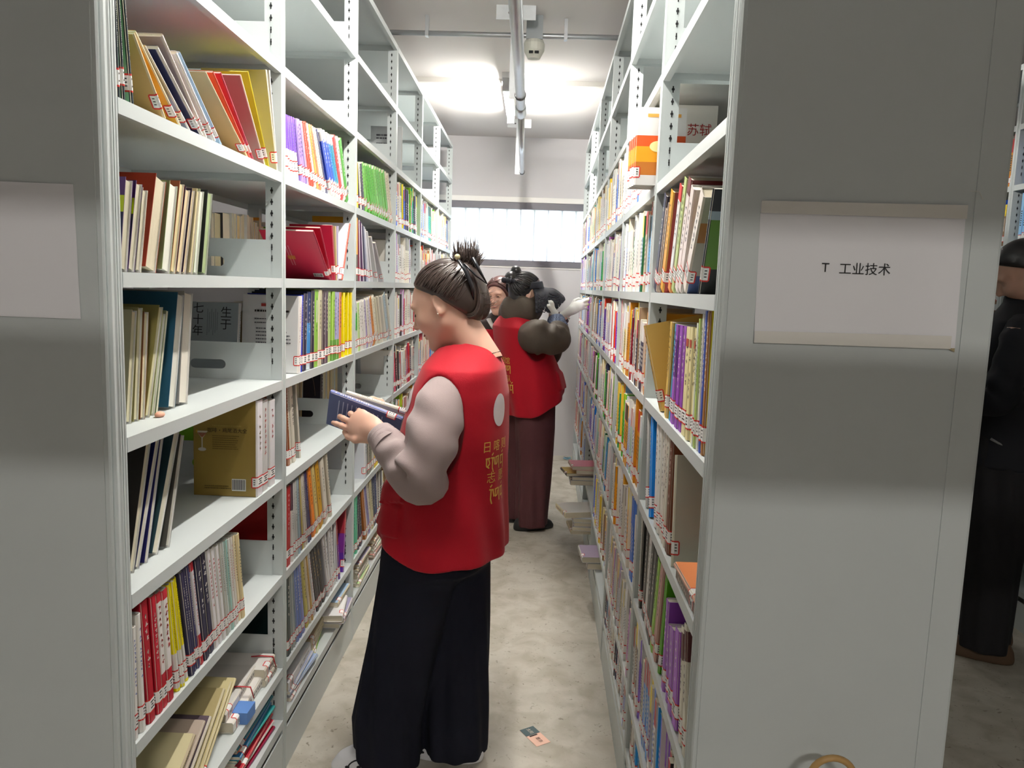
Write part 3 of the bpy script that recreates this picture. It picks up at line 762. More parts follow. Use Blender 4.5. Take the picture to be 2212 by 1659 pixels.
def book_shapes(t, h, d, sp, cv, flag, label=True, seed=0, pagecol='e0d8c4'):
    """meshes of one book in its own frame: x = into the shelf (spine at 0), y = along the shelf (centred), z up"""
    r = random.Random(seed)
    S, K = lin(sp), lin(cv); PG = lin(pagecol)
    hot = t * 0.5; ct = 0.0016 if t > 0.012 else 0.0011
    fore = flag.startswith('f')
    bands = [(0, 1, S, K)]
    W = lin('e6e4e2')
    if flag == 'f2': bands = [(0, 0.62, lin('2c3050'), lin('2c3050')), (0.62, 0.8, lin('b8c81c'), lin('b8c81c')), (0.8, 1, K, K)]
    elif flag == 'pur': bands = [(0, 0.45, W, W), (0.45, 1, K, K)]
    elif flag == 'redlow': bands = [(0, 0.3, lin('b51f30'), lin('b51f30')), (0.3, 0.92, S, S), (0.92, 1, lin('c62636'), S)]
    elif flag == 'ylow': bands = [(0, 0.03, S, S), (0.03, 0.36, W, W), (0.36, 1, S, K)]
    elif flag == 'wlow': bands = [(0, 0.26, W, W), (0.26, 0.86, S, K), (0.86, 1, W, W)]
    elif flag == 'grn': bands = [(0, 0.3, lin('5f9a3a'), lin('5f9a3a')), (0.3, 1, S, K)]
    elif flag == 'grnb': bands = [(0, 0.45, S, S), (0.45, 0.8, lin('2cb41c'), lin('2cb41c')), (0.8, 1, S, K)]
    elif flag == 'blow': bands = [(0, 0.42, lin('4a4438'), lin('4a4438')), (0.42, 1, S, K)]
    elif flag == 'ptop': bands = [(0, 0.66, S, S), (0.66, 1, K, K)]
    elif flag == 'prp': bands = [(0, 0.3, lin('5a2c98'), lin('5a2c98')), (0.3, 0.6, lin('7a3090'), lin('7a3090')), (0.6, 1, lin('a83440'), lin('a83440'))]
    elif flag == 'mar': bands = [(0, 0.72, S, S), (0.72, 0.95, K, K), (0.95, 1, S, S)]
    elif flag == 'redtop': bands = [(0, 0.1, S, S), (0.1, 0.86, lin('d8d6d4'), K), (0.86, 1, lin('cc2a2a'), lin('cc2a2a'))]
    elif flag == 'blu2': bands = [(0, 0.18, lin('d4e4ee'), lin('d4e4ee')), (0.18, 0.6, S, S), (0.6, 1, lin('23386a'), K)]
    elif flag == 'mtn': bands = [(0, 0.25, lin('141618'), lin('141618')), (0.25, 0.72, S, K), (0.72, 0.8, lin('8a9aa4'), lin('8a9aa4')), (0.8, 1, S, lin('23262c'))]
    elif flag == 'ncre': bands = [(0, 0.86, S, K), (0.86, 1, lin('6a2024'), lin('6a2024'))]
    elif flag == 'ele': bands = [(0, 0.2, S, lin('4a5a84')), (0.2, 0.55, S, lin('a8a49c')), (0.55, 0.75, S, lin('a8703c')), (0.75, 1, S, lin('b0aca4'))]
    elif flag == 'gate': bands = [(0, 0.5, S, lin('2a2c34')), (0.5, 0.8, S, lin('34506c')), (0.8, 1, S, lin('4a86b4'))]
    elif flag == 'circ': bands = [(0, 0.48, lin('a05cc4'), lin('9a54be')), (0.48, 0.85, lin('5a1484'), lin('5a1484')), (0.85, 1, S, S)]
    elif flag == 'sun': bands = [(0, 0.13, W, W), (0.13, 0.3, lin('d06a18'), lin('c8782c')), (0.3, 0.5, lin('f0a01c'), lin('f4a820')), (0.5, 0.64, lin('e8501c'), lin('ea5a1e')), (0.64, 1, W, W)]
    cov = MB()
    sr = min(t * 0.35, 0.004)
    for z0, z1, s_, k_ in bands:
        z0, z1 = z0 * h, z1 * h
        prof = [(d, -hot), (sr, -hot), (0.0, -hot + sr), (0.0, hot - sr), (sr, hot), (d, hot)]
        cols = [k_, s_, s_, s_, k_]
        for (a, b), c in zip(zip(prof[:-1], prof[1:]), cols):
            cov.quad((a[0], a[1], z0), (a[0], a[1], z1), (b[0], b[1], z1), (b[0], b[1], z0), c)
    inn = [(d, -hot + ct), (sr, -hot + ct), (ct, -hot + sr), (ct, hot - sr), (sr, hot - ct), (d, hot - ct)]
    out = [(d, -hot), (sr, -hot), (0.0, -hot + sr), (0.0, hot - sr), (sr, hot), (d, hot)]
    for i in range(5):
        c = bands[-1][2] if 0 < i < 4 else bands[-1][3]
        cov.quad((*out[i], h), (*inn[i], h), (*inn[i + 1], h), (*out[i + 1], h), c)
        c0 = bands[0][2]
        cov.quad((*out[i], 0), (*out[i + 1], 0), (*inn[i + 1], 0), (*inn[i], 0), c0)
    for s in (-1, 1):
        cov.quad((d, s * hot, 0), (d, s * (hot - ct), 0), (d, s * (hot - ct), h), (d, s * hot, h), K)
        cov.quad((d, s * (hot - ct), 0), (0.002, s * (hot - ct), 0), (0.002, s * (hot - ct), h), (d, s * (hot - ct), h), W)
    pg = MB(); g = 0.0035 if ct > 0.0015 else 0.0006
    pg.box((0.0016, -hot + ct, g), (d - g, hot - ct, h - g), col=PG if not fore else S)
    lab = None
    if label and not fore:
        lab = MB(); z0 = 0.022 + r.uniform(-0.003, 0.004); z1 = z0 + 0.031; o = 0.0005; wr = 0.013
        def face(a, b, c, e, mi): lab.quad(a, b, c, e, mi=mi)
        # on the spine and wrapped onto both covers
        pts = [(wr, -hot - o), (sr, -hot - o), (-o, -hot + sr), (-o, hot - sr), (sr, hot + o), (wr, hot + o)]
        for a, b in zip(pts[:-1], pts[1:]):
            face((*a, z0 + 0.0032), (*a, z1 - 0.0032), (*b, z1 - 0.0032), (*b, z0 + 0.0032), 0)
            face((*a, z0), (*a, z0 + 0.0032), (*b, z0 + 0.0032), (*b, z0), 1); face((*a, z1 - 0.0032), (*a, z1), (*b, z1), (*b, z1 - 0.0032), 1)
        for y in (-hot - o, hot + o):
            face((wr, y, z0), (wr, y, z1), (wr + 0.0028, y, z1 - 0.003), (wr + 0.0028, y, z0 + 0.003), 1)
        for k in range(3):
            zz = z1 - 0.0085 - k * 0.0062; ww = (t - 2 * sr) * (0.36 if k != 1 else 0.2)
            if ww > 0.0008: face((-2 * o, -ww, zz - 0.0014), (-2 * o, -ww, zz + 0.0014), (-2 * o, ww, zz + 0.0014), (-2 * o, ww, zz - 0.0014), 2)
            face((0.005, -hot - 2 * o, zz - 0.001), (0.005, -hot - 2 * o, zz + 0.001), (0.010, -hot - 2 * o, zz + 0.001), (0.010, -hot - 2 * o, zz - 0.001), 2)
    ttl = None
    if not fore and t > 0.0055:
        lum = 0.3 * S[0] + 0.6 * S[1] + 0.1 * S[2]
        tc = lin('26262a') if lum > 0.25 else lin('e6e2d8')
        if flag in ('redtext', 'red', 'redlow'): tc = lin('b03028')
        if flag == 'blue': tc = lin('3a56a8')
        if flag == 'gld': tc = lin('b89440')
        if flag == 'gold': tc = lin('6a5020')
        ttl = MB(); z = h * r.uniform(0.84, 0.93); zend = h * r.uniform(0.38, 0.5)
        w = min((t - 2 * sr) * 0.38, 0.006)
        if w > 0.001:
            while z > zend:
                gh = w * 1.6
                # a character-like cluster of strokes
                for q in range(3):
                    yy = r.uniform(-w, w * 0.3); zz = z - r.uniform(0, gh * 0.8)
                    ttl.quad((-0.0006, yy, zz), (-0.0006, yy, zz + gh * 0.28), (-0.0006, yy + w * 0.8, zz + gh * 0.28), (-0.0006, yy + w * 0.8, zz), tc)
                ttl.quad((-0.0006, -w * 0.15, z - gh * 0.8), (-0.0006, -w * 0.15, z + gh * 0.2), (-0.0006, w * 0.15, z + gh * 0.2), (-0.0006, w * 0.15, z - gh * 0.8), tc)
                z -= gh * 1.55
                if r.random() < 0.08: z -= gh * 1.5
        if not ttl.f: ttl = None
    return cov, pg, lab, ttl

def make_book(M, t, h, d, sp, cv, flag, label, group, seed, lab=True, pagecol='e0d8c4'):
    cov, pg, lb, ttl = book_shapes(t, h, d, sp, cv, flag, lab, seed, pagecol)
    o = bpy.data.objects.new('book', cov.mesh('book', (0, 0, 0), [PRINT])); C.objects.link(o); o.matrix_world = M
    tag(o, label, 'book', group)
    for nm, b, ms in (('page_block', pg, [PAGES]), ('call_number_label', lb, [WHITE, REDINK, INK]), ('spine_title', ttl, [PRINT])):
        if b is None: continue
        c = bpy.data.objects.new(nm, b.mesh(nm, (0, 0, 0), ms)); C.objects.link(c); c.parent = o
    return o

def frame(side, u, v, z, lean=0.0, t=0.0, fore=False, d=0.18, yaw=0.0):
    """matrix of a book standing on a shelf; lean > 0 tips its top to the far end"""
    fn = {'L': PL, 'R': PR, '3': P3}[side]
    p = Vector(fn(u, v, z))
    ax = Vector((-1, 0, 0)) if side == 'L' else Vector((1, -SK if side == 'R' else 0, 0)).normalized()   # into the shelf
    ay = Vector((0, 1, 0)) if side == 'L' else Vector((SK if side == 'R' else 0, 1, 0)).normalized()      # along the shelf
    a = math.radians(lean)
    up = Vector((0, 0, 1)) * math.cos(a) + ay * math.sin(a); al = ay * math.cos(a) - Vector((0, 0, 1)) * math.sin(a)
    if yaw:
        q = Matrix.Rotation(math.radians(yaw), 3, 'Z'); ax, al, up = q @ ax, q @ al, q @ up
    p = p + Vector((0, 0, 1)) * (abs(math.sin(a)) * t / 2 + 0.0004)
    if fore: p = p + ax * d; ax = -ax; al = -al
    if side == 'L': pass
    return Matrix(((ax.x, al.x, up.x, p.x), (ax.y, al.y, up.y, p.y), (ax.z, al.z, up.z, p.z), (0, 0, 0, 1)))

SIDE = {'L': 'left bookcase', 'R': 'right bookcase', '3': 'far right bookcase'}
BAYN = ['', 'nearest bay', 'second bay', 'third bay', 'fourth bay', 'fifth bay', 'sixth bay']
COUNT = {}
def shelf_label(side, bay, b, adj, idx):
    return f'{adj} book, {ordn(idx)} from near end, {SHELF[b]}, {BAYN[bay]}, {SIDE[side]}'
def zone(side, bay, b): return f'books on {SHELF[b]}, {BAYN[bay]} of {SIDE[side]}'
rows = {}
for ln in BOOK_TABLE.strip().splitlines():
    c, u, v, t, h, le, sp, cv, fl = ln.split()
    rows.setdefault(c, []).append((float(u) / 1000, float(v) / 1000, float(t) / 1000, float(h) / 1000, float(le), sp, cv, '' if fl == '-' else fl))
SEED = 0
hero = {}
for c, L in rows.items():
    side, bay, b = c[0], int(c[1]), int(c[3])
    zz = (ZL if side == 'L' else ZR)[b]
    L.sort()
    for i, (u, v, t, h, le, sp, cv, fl) in enumerate(L):
        SEED += 1
        r = random.Random(SEED); t = t * 0.985 - 0.0012
        d = r.uniform(0.165, 0.19) if h > 0.22 else r.uniform(0.14, 0.155)
        if fl == 'gold': d = 0.172
        fore = fl.startswith('f')
        adj = cname(cv if fore or fl in ('gold',) else sp)
        if fore: adj = 'pages-out ' + adj
        elif abs(le) > 18: adj = 'leaning ' + adj
        elif t > 0.022: adj = 'thick ' + adj
        elif t < 0.0095: adj = 'thin ' + adj
        M = frame(side, u, v + r.uniform(0, 0.004), zz, le, t, fore, d)
        o = make_book(M, t, h, d, sp, cv, fl, shelf_label(side, bay, b, adj, i), zone(side, bay, b), SEED, lab=not fore and fl != 'gold0', pagecol=r.choice(['e2dac6', 'dcd2ba', 'e8e2d4']))
        hero.setdefault(c, []).append(o)
COUNTN = SEED

def flat_book(side, u, v, z, w, l, t, yaw, sp, cv, label, group, tilt=0.0, fl='', lab=True):
    """a book lying on its back cover: l along its spine, w across; spine towards the aisle"""
    global SEED
    SEED += 1
    fn = {'L': PL, 'R': PR}[side]
    p = Vector(fn(u, v, z))
    ax = Vector((-1, 0, 0)) if side == 'L' else Vector((1, 0, 0))
    q = Matrix.Rotation(math.radians(yaw), 3, 'Z')
    ax = q @ ax; up = q @ Vector((0, 1, 0))
    if tilt: up = (up * math.cos(math.radians(tilt)) + Vector((0, 0, 1)) * math.sin(math.radians(tilt)))
    al = up.cross(ax)
    if al.z < 0: al = -al
    p = p + al * (t / 2 + 0.0005) - up * (l / 2)
    M = Matrix(((ax.x, al.x, up.x, p.x), (ax.y, al.y, up.y, p.y), (ax.z, al.z, up.z, p.z), (0, 0, 0, 1)))
    return make_book(M, t, l, w, sp, cv, fl, label, group, SEED, lab=lab)
# ------------------------------------------------------------------ hero book details, lying books, the rest of the rows
def near_cover(book, d, t, side):
    """maps (x right, z up) of the cover that faces the photographer into the book frame; x = 0 at the picture-left edge"""
    if side == 'L': return lambda x, z: (d - x, -t / 2 - 0.0008, z)
    return lambda x, z: (x, -t / 2 - 0.0008, z)
def on_cover_quads(book, name, fn, quads, m, off=0.0):
    mb = MB()
    for (x0, z0, x1, z1, *c) in quads:
        P = [fn(x0, z0), fn(x1, z0), fn(x1, z1), fn(x0, z1)]
        mb.quad(*[(p[0], p[1] - off, p[2]) for p in P], c[0] if c else None)
    o = bpy.data.objects.new(name, mb.mesh(name, (0, 0, 0), [m])); C.objects.link(o); o.parent = book; o['kind'] = 'stuff'
    return o
def on_cover_text(book, fn, body, size, x, z, m, vertical=False, sgn=1):
    me = text_mesh('\n'.join(body) if vertical else body, size)
    for v in me.vertices:
        v.co = Vector(fn(x + v.co.x, z + v.co.y)) + Vector((0, -0.0003, 0))
    me.materials.clear(); me.materials.append(m); me.update()
    o = bpy.data.objects.new('cover_lettering', me); C.objects.link(o); o.parent = book
    return o
def lines(x0, x1, z, n, step, hgt, col, jit=0.0, seed=1):
    r = random.Random(seed); q = []
    for k in range(n):
        x = x0
        e = x1 - r.uniform(0, jit) * (x1 - x0)
        while x < e:
            w = r.uniform(0.6, 2.6) * hgt
            q.append((x, z - k * step, min(x + w, e), z - k * step + hgt, col)); x += w + hgt * 0.35
    return q
def barcode(x, z, w, h, seed):
    r = random.Random(seed); q = [(x - 0.002, z - 0.003, x + w + 0.002, z + h + 0.002, lin('ecece8'))]; q2 = []
    a = x
    while a < x + w:
        b = r.uniform(0.0007, 0.0022); q2.append((a, z, min(a + b, x + w), z + h, lin('1a1a1a'))); a += b + r.uniform(0.0008, 0.0016)
    return q, q2
def find(cell, flag=None, i=None):
    L = rows[cell]
    for k, e in enumerate(L):
        if (flag and e[7] == flag) or (i is not None and k == i): return hero[cell][k], e
DK = lin('2a2018')
# gold cocktail book
g, e = find('L1b3', 'gold'); d = 0.172; fn = near_cover(g, d, e[2], 'L')
g['label'] = 'large gold-covered cocktail book with a glass drawn on it'
on_cover_text(g, fn, '咖啡・鸡尾酒大全', 0.0135, 0.092, 0.178, mat('title_brown', '2c1c10', 0.6))
on_cover_quads(g, 'cover_print', fn, lines(0.052, 0.128, 0.163, 7, 0.0058, 0.0018, lin('6a5428'), 0.2, 3) + lines(0.052, 0.13, 0.19, 1, 0.004, 0.003, lin('b09a50'), 0, 4) + lines(0.03, 0.105, 0.026, 2, 0.006, 0.002, lin('5a4820'), 0.2, 5), PRINT)
glass = MB()
def gq(pts, c): glass.poly([fn(*p) for p in pts], c)
gq([(0.008, 0.176), (0.04, 0.176), (0.027, 0.158), (0.021, 0.158)], lin('d8cdb8')); gq([(0.012, 0.171), (0.037, 0.171), (0.026, 0.159), (0.022, 0.159)], lin('c0522c'))
gq([(0.0225, 0.158), (0.0255, 0.158), (0.0255, 0.128), (0.0225, 0.128)], lin('d8d4cc'))
gq([(0.024 + 0.011 * math.cos(a), 0.126 + 0.005 * math.sin(a)) for a in np.linspace(0, 6.28, 14)], lin('cfccc4'))
gq([(0.007, 0.178), (0.013, 0.178), (0.011, 0.170), (0.007, 0.171)], lin('c8a030'))
o = bpy.data.objects.new('glass_picture', glass.mesh('glass_picture', (0, 0, 0), [PRINT])); C.objects.link(o); o.parent = g
q, q2 = barcode(0.106, 0.018, 0.034, 0.028, 2); on_cover_quads(g, 'barcode_field', fn, q, PRINT, 0.0002); on_cover_quads(g, 'barcode', fn, q2, PRINT, 0.0005)
# pink-red leaning books: barcode and fine lettering
for i in (0,):
    g, e = find('L2b5', i=i); fn = near_cover(g, 0.17, e[2], 'L')
    q, q2 = barcode(0.118, 0.022, 0.03, 0.016, 7); on_cover_quads(g, 'barcode_field', fn, q, PRINT, 0.0002); on_cover_quads(g, 'barcode', fn, q2, PRINT, 0.0005)
    on_cover_quads(g, 'cover_print', fn, lines(0.055, 0.058, 0.19, 26, 0.0042, 0.002, lin('d8b8bc'), 0, 9) + lines(0.064, 0.067, 0.19, 26, 0.0042, 0.002, lin('d8b8bc'), 0, 10) + [(0.05, 0.118, 0.075, 0.138, lin('b8702c'))], PRINT)
# white notice-like cover in the second bay
g, e = find('L2b4', i=0); dd = 0.17; fn = near_cover(g, dd, e[2], 'L')
on_cover_quads(g, 'cover_print', fn, lines(0.05, 0.12, 0.205, 1, 0.01, 0.009, lin('a8342c'), 0, 3) + lines(0.03, 0.14, 0.188, 1, 0.01, 0.006, DK, 0, 4) + lines(0.03, 0.14, 0.165, 2, 0.012, 0.003, lin('55555a'), 0.4, 5) + lines(0.035, 0.145, 0.135, 6, 0.011, 0.0035, lin('55555a'), 0.3, 6), PRINT)
# lilac computer book with dark red band
g, e = find('R1b5', 'ncre'); fn = near_cover(g, 0.18, e[2], 'R')
on_cover_text(g, fn, '全国计算机等级考试', 0.014, 0.085, 0.232, mat('title_white', 'e8e4de', 0.6))
# gate silhouette
g, e = find('R1b4', 'gate'); fn = near_cover(g, 0.15, e[2], 'R')
on_cover_quads(g, 'gate_picture', fn, [(0.05, 0.178, 0.125, 0.184, lin('20222a')), (0.06, 0.184, 0.115, 0.189, lin('20222a')), (0.04, 0.165, 0.135, 0.171, lin('20222a')), (0.055, 0.15, 0.12, 0.178, lin('20222a')), (0.06, 0.189, 0.11, 0.193, lin('20222a')), (0.0, 0.11, 0.15, 0.152, lin('1c1e26'))], PRINT)
# red seals on the cream spines
for k, en in enumerate(rows['R1b4']):
    if en[7] == 'seal':
        b = hero['R1b4'][k]; mb = MB(); t, h = en[2], en[3]
        mb.quad((-0.0008, -t * 0.28, h * 0.82), (-0.0008, -t * 0.28, h * 0.89), (-0.0008, t * 0.28, h * 0.89), (-0.0008, t * 0.28, h * 0.82), lin('b0442c'))
        o = bpy.data.objects.new('red_seal', mb.mesh('red_seal', (0, 0, 0), [PRINT])); C.objects.link(o); o.parent = b
    if en[7] == 'circ':
        b = hero['R1b4'][k]; fn = near_cover(b, 0.15, en[2], 'R'); mb = MB()
        mb.poly([fn(0.055 + 0.017 * math.cos(a), 0.185 + 0.017 * math.sin(a)) for a in np.linspace(0, 6.28, 20)], lin('c0b8c4'))
        o = bpy.data.objects.new('round_emblem', mb.mesh('round_emblem', (0, 0, 0), [PRINT])); C.objects.link(o); o.parent = b
# spine lettering on the lime book
for k, en in enumerate(rows['L2b4']):
    if en[7] == 'xiao':
        b = hero['L2b4'][k]; mb = MB()
        mb.quad((-0.0009, -0.006, 0.150), (-0.0009, -0.006, 0.225), (-0.0009, 0.006, 0.225), (-0.0009, 0.006, 0.150), lin('e0e4c8'))
        o = bpy.data.objects.new('title_box', mb.mesh('title_box', (0, 0, 0), [PRINT])); C.objects.link(o); o.parent = b

# books seen through the open uprights
def extra(side, u, v, b, t, h, d, lean, sp, cv, label, fl='', fore=False, lab=False, yaw=0):
    global SEED
    SEED += 1
    zz = (ZL if side == 'L' else ZR)[b]
    return make_book(frame(side, u, v, zz, lean, t, fore, d, yaw), t, h, d, sp, cv, fl, label, 'books seen through the open bookcase ends', SEED, lab=lab)
b1 = extra('L', 0.975, 0.165, 4, 0.016, 0.215, 0.155, 8, 'a9b0b4', '9da6ab', 'grey-blue cover with large brush characters, seen through left bookcase end')
fn = near_cover(b1, 0.155, 0.016, 'L')
on_cover_text(b1, fn, '生于', 0.036, 0.115, 0.165, INK, True); on_cover_text(b1, fn, '七十年', 0.034, 0.03, 0.16, INK, True)
on_cover_quads(b1, 'cover_print', fn, [(0.058 + k * 0.006, 0.115 + 0.008 * (k % 3), 0.0595 + k * 0.006, 0.195 - 0.01 * (k % 2), lin('6c7478')) for k in range(6)], PRINT)
b2 = extra('R', 1.075, 0.05, 6, 0.014, 0.245, 0.135, -3, 'e2dfd8', 'e4e2dc', 'white cover with two red characters, behind the right bookcase upright')
fn = near_cover(b2, 0.135, 0.014, 'R'); on_cover_text(b2, fn, '苏轼', 0.036, 0.085, 0.175, mat('red_title', 'a82018', 0.6))
b3 = extra('L', 1.93, 0.17, 3, 0.03, 0.24, 0.17, 3, '2c2838', '231f2c', 'black hardback with gilt ornament, third bay of left bookcase')
fn = near_cover(b3, 0.17, 0.03, 'L'); mbx = MB()
mbx.tube([fn(0.085 + 0.03 * math.cos(a), 0.165 + 0.022 * math.sin(2 * a) * math.cos(a * 0.5)) for a in np.linspace(0, 6.28, 30)], 0.0014, 5, col=lin('a8925a'))
mbx.tube([fn(0.085 + 0.06 * math.cos(a), 0.08 + 0.15 * math.sin(a)) for a in np.linspace(0.1, 3.04, 24)], 0.001, 5, col=lin('8a6a58'))
o = bpy.data.objects.new('gilt_ornament', mbx.mesh('gilt_ornament', (0, 0, 0), [PRINT])); C.objects.link(o); o.parent = b3
b4 = extra('L', 0.985, 0.16, 2, 0.02, 0.25, 0.18, 0, '6a1218', '5c0f14', 'dark red hardback behind the third shelf opening of left bookcase')
b5 = extra('L', 2.93, 0.01, 7, 0.01, 0.24, 0.17, 0, 'c9cccc', 'c2c6c7', 'pale grey booklet with printed lines high on left bookcase', fl='', lab=False)
fn = near_cover(b5, 0.17, 0.01, 'L'); on_cover_quads(b5, 'cover_print', fn, lines(0.03, 0.14, 0.19, 2, 0.016, 0.008, lin('4a4a50'), 0.1, 2) + lines(0.03, 0.14, 0.15, 1, 0.016, 0.004, lin('4a4a50'), 0.1, 3) + [(0.03, 0.02, 0.14, 0.12, lin('dcdedd'))], PRINT)
# sunrise books, second bay of the right bookcase
for k in range(4):
    SEED += 1
    b = make_book(frame('R', 0.94 + k * 0.024, -0.058 - 0.003 * k, ZR[6], 1.5, 0.02), 0.02, 0.208 - 0.001 * k, 0.135, 'e6e4e0', 'e6e4e0', 'sun', f'white book with orange sunrise cover, {ORD[k]} from near end, second bay', 'sunrise books on the right bookcase', SEED)
    if k == 0:
        fn = near_cover(b, 0.135, 0.02, 'R'); mb = MB()
        mb.poly([fn(0.062 + 0.024 * math.cos(a), 0.104 + 0.015 * math.sin(a)) for a in np.linspace(0, 6.28, 22)], lin('fbf0a8'))
        o = bpy.data.objects.new('sun_picture', mb.mesh('sun_picture', (0, 0, 0), [PRINT])); C.objects.link(o); o.parent = b
        on_cover_quads(b, 'title_bar', fn, [(0.03, 0.182, 0.12, 0.191, lin('e8a850'))], PRINT)

SEED += 1
_t = math.radians(13); _o = Vector(PR(0.640, 0.006, ZR[4] + 0.001)); _ax = Vector((math.cos(_t), 0, math.sin(_t))); _up = Vector((-math.sin(_t), 0.10, math.cos(_t))).normalized(); _al = _up.cross(_ax).normalized()
_ax = _al.cross(_up)
make_book(Matrix(((_ax.x, _al.x, _up.x, _o.x), (_ax.y, _al.y, _up.y, _o.y), (_ax.z, _al.z, _up.z, _o.z), (0, 0, 0, 1))), 0.026, 0.215, 0.145, 'dcb45a', 'dab662', '', 'tan book tipping out of the right bookcase towards the aisle', 'books on fifth shelf up, nearest bay of right bookcase', SEED)
# ---- lying books
FG = 'books lying flat on the shelves'
def pile(side, b, u, v, items, lab0):
    z = (ZL if side == 'L' else ZR)[b] + 0.0005
    n = len(items)
    for k, (w, l, t, yaw, sp, cv, du, dv) in enumerate(items):
        pos = ['lowest', 'second', 'third', 'fourth', 'fifth', 'sixth', 'seventh', 'eighth', 'ninth', 'tenth', 'eleventh', 'twelfth'][k]
        flat_book(side, u + du, v + dv, z, w, l, t, yaw, sp, cv, f'{cname(cv)} book lying flat, {pos} from below, {lab0}', FG)
        z += t + 0.0008
def thin(n, w, l, t, cols, seed, jit=0.012, yj=4):
    r = random.Random(seed)
    return [(w, l, t * r.uniform(0.8, 1.2), r.uniform(-yj, yj), c[0], c[1], r.uniform(-jit, jit), r.uniform(0, jit)) for c in (cols[i % len(cols)] for i in range(n))]
pile('L', 0, 0.70, 0.012, thin(11, 0.2, 0.275, 0.0085, [('8a2a50', 'b01a34'), ('c02440', 'b81a34'), ('d8d0cc', 'c02440'), ('b01a34', 'a01430'), ('c83a48', 'b82a3c'), ('b01a34', 'a01430'), ('e6e2d8', 'd4d0c4'), ('2a9a98', '1f8890'), ('3a8ac0', '2a7ab0'), ('e07a3c', 'd06a30'), ('2a8aa0', '1f7890')], 4, 0.012, 3), 'nearest bay of left bookcase')
pile('L', 1, 0.665, 0.02, [(0.2, 0.27, 0.03, 2, 'e0dcd4', 'dedbd6', 0, 0), (0.19, 0.26, 0.026, 3, 'dedad2', 'd8d5d0', -0.01, 0.02)], 'albums in nearest bay of left bookcase')
pile('L', 1, 0.815, 0.012, [(0.17, 0.10, 0.022, 0, 'c8c0b0', 'd4d0c8', 0, 0), (0.17, 0.10, 0.03, 2, 'd0c8b8', 'e2dfda', 0.0, 0.004)], 'nearest bay beside the albums')
RIB_R = mat('red_ribbon', 'b0242c', 0.6)
for i, (u, v, z) in enumerate(((0.63, 0.03, 0.407), (0.815, 0.03, 0.403))):
    mb = MB(); p = Vector(PL(u, v, z))
    mb.tube([p + Vector((-0.05, 0.02, 0.001)), p + Vector((-0.02, 0.025, 0.002)), p + Vector((0.012, 0.03, -0.001)), p + Vector((0.02, 0.034, -0.035))], 0.0035, 6, squash=0.4)
    tag(build('ribbon_tie', mb, RIB_R, smooth=True), ['red ribbon tie on the left white album', 'red ribbon tie on the right white album'][i], 'ribbon', 'red album ribbons')
mb = MB(); p = PL(0.605, -0.004, ZL[1] + 0.0005); mb.box((p[0] - 0.05, p[1] - 0.03, p[2]), (p[0], p[1] + 0.03, p[2] + 0.032))
bb = tag(build('blue_box', mb, mat('blue_card', '5a86c8', 0.5), loc=p), 'small blue card box with barcode in front of the white albums', 'box')
mb = MB(); mb.quad((p[0] - 0.045, p[1] - 0.0306, p[2] + 0.003), (p[0] - 0.02, p[1] - 0.0306, p[2] + 0.003), (p[0] - 0.02, p[1] - 0.0306, p[2] + 0.016), (p[0] - 0.045, p[1] - 0.0306, p[2] + 0.016)); build('barcode_field', mb, WHITE, bb)
pile('L', 0, 1.12, 0.01, [(0.2, 0.27, 0.012, 2, 'd8c0c0', 'd8d4d2', 0, 0), (0.2, 0.27, 0.012, -3, 'b0c4e4', 'a8bce0', 0.01, -0.005), (0.2, 0.28, 0.012, 1, 'c4cce0', 'b4bcd8', 0, 0), (0.21, 0.28, 0.035, 2, 'dcdce0', 'd4d6da', -0.01, 0.005)], 'second bay of left bookcase, near pile')
pile('L', 0, 1.38, 0.03, [(0.18, 0.2, 0.012, 8, '8cc83c', '8cc444', 0, 0), (0.18, 0.2, 0.012, 6, 'd8d0a8', '7cc040', 0, 0), (0.19, 0.22, 0.02, 4, 'cfc4a4', 'b8a888', 0, 0), (0.19, 0.22, 0.02, 3, 'd4c8a8', 'c0b090', 0.0, 0)], 'second bay of left bookcase, middle pile')
pile('L', 0, 1.62, -0.012, [(0.19, 0.2, 0.02, 2, 'e0dce0', 'dcdadc', 0, 0), (0.19, 0.2, 0.024, 4, 'd8d4dc', '9a94b4', 0, -0.015), (0.18, 0.2, 0.026, 8, 'e2e2e2', 'dedede', -0.04, -0.01), (0.19, 0.2, 0.02, 0, 'c4bca0', 'a4c0dc', 0.03, 0.01)], 'second bay of left bookcase, far pile')
pile('L', 0, 2.05, 0.0, thin(6, 0.18, 0.24, 0.018, [('d4d8b0', 'a8cc8c'), ('d8d4c4', 'c8c4b4'), ('e0dcd0', 'd4d0c4'), ('c8c0a0', 'b8d4b4'), ('d0c8b0', 'b8a888'), ('d4ccb4', '9c94ac')], 12), 'third bay of left bookcase, near pile')
pile('L', 0, 2.40, 0.0, thin(6, 0.18, 0.24, 0.016, [('e0c8b0', 'd8b898'), ('e8b0a8', 'e08c84'), ('d8d4c4', 'a8d4b8'), ('e0dcd0', 'd4d0c4'), ('d0c8b0', 'c8a878')], 13), 'third bay of left bookcase, far pile')
# orange book lying on the right bookcase
pile('R', 3, 0.185, 0.004, [(0.18, 0.19, 0.024, 0, '8a8078', '7c6c64', 0, 0), (0.185, 0.19, 0.012, 1, 'd8a890', 'f0945c', 0, -0.004)], 'nearest bay of right bookcase')
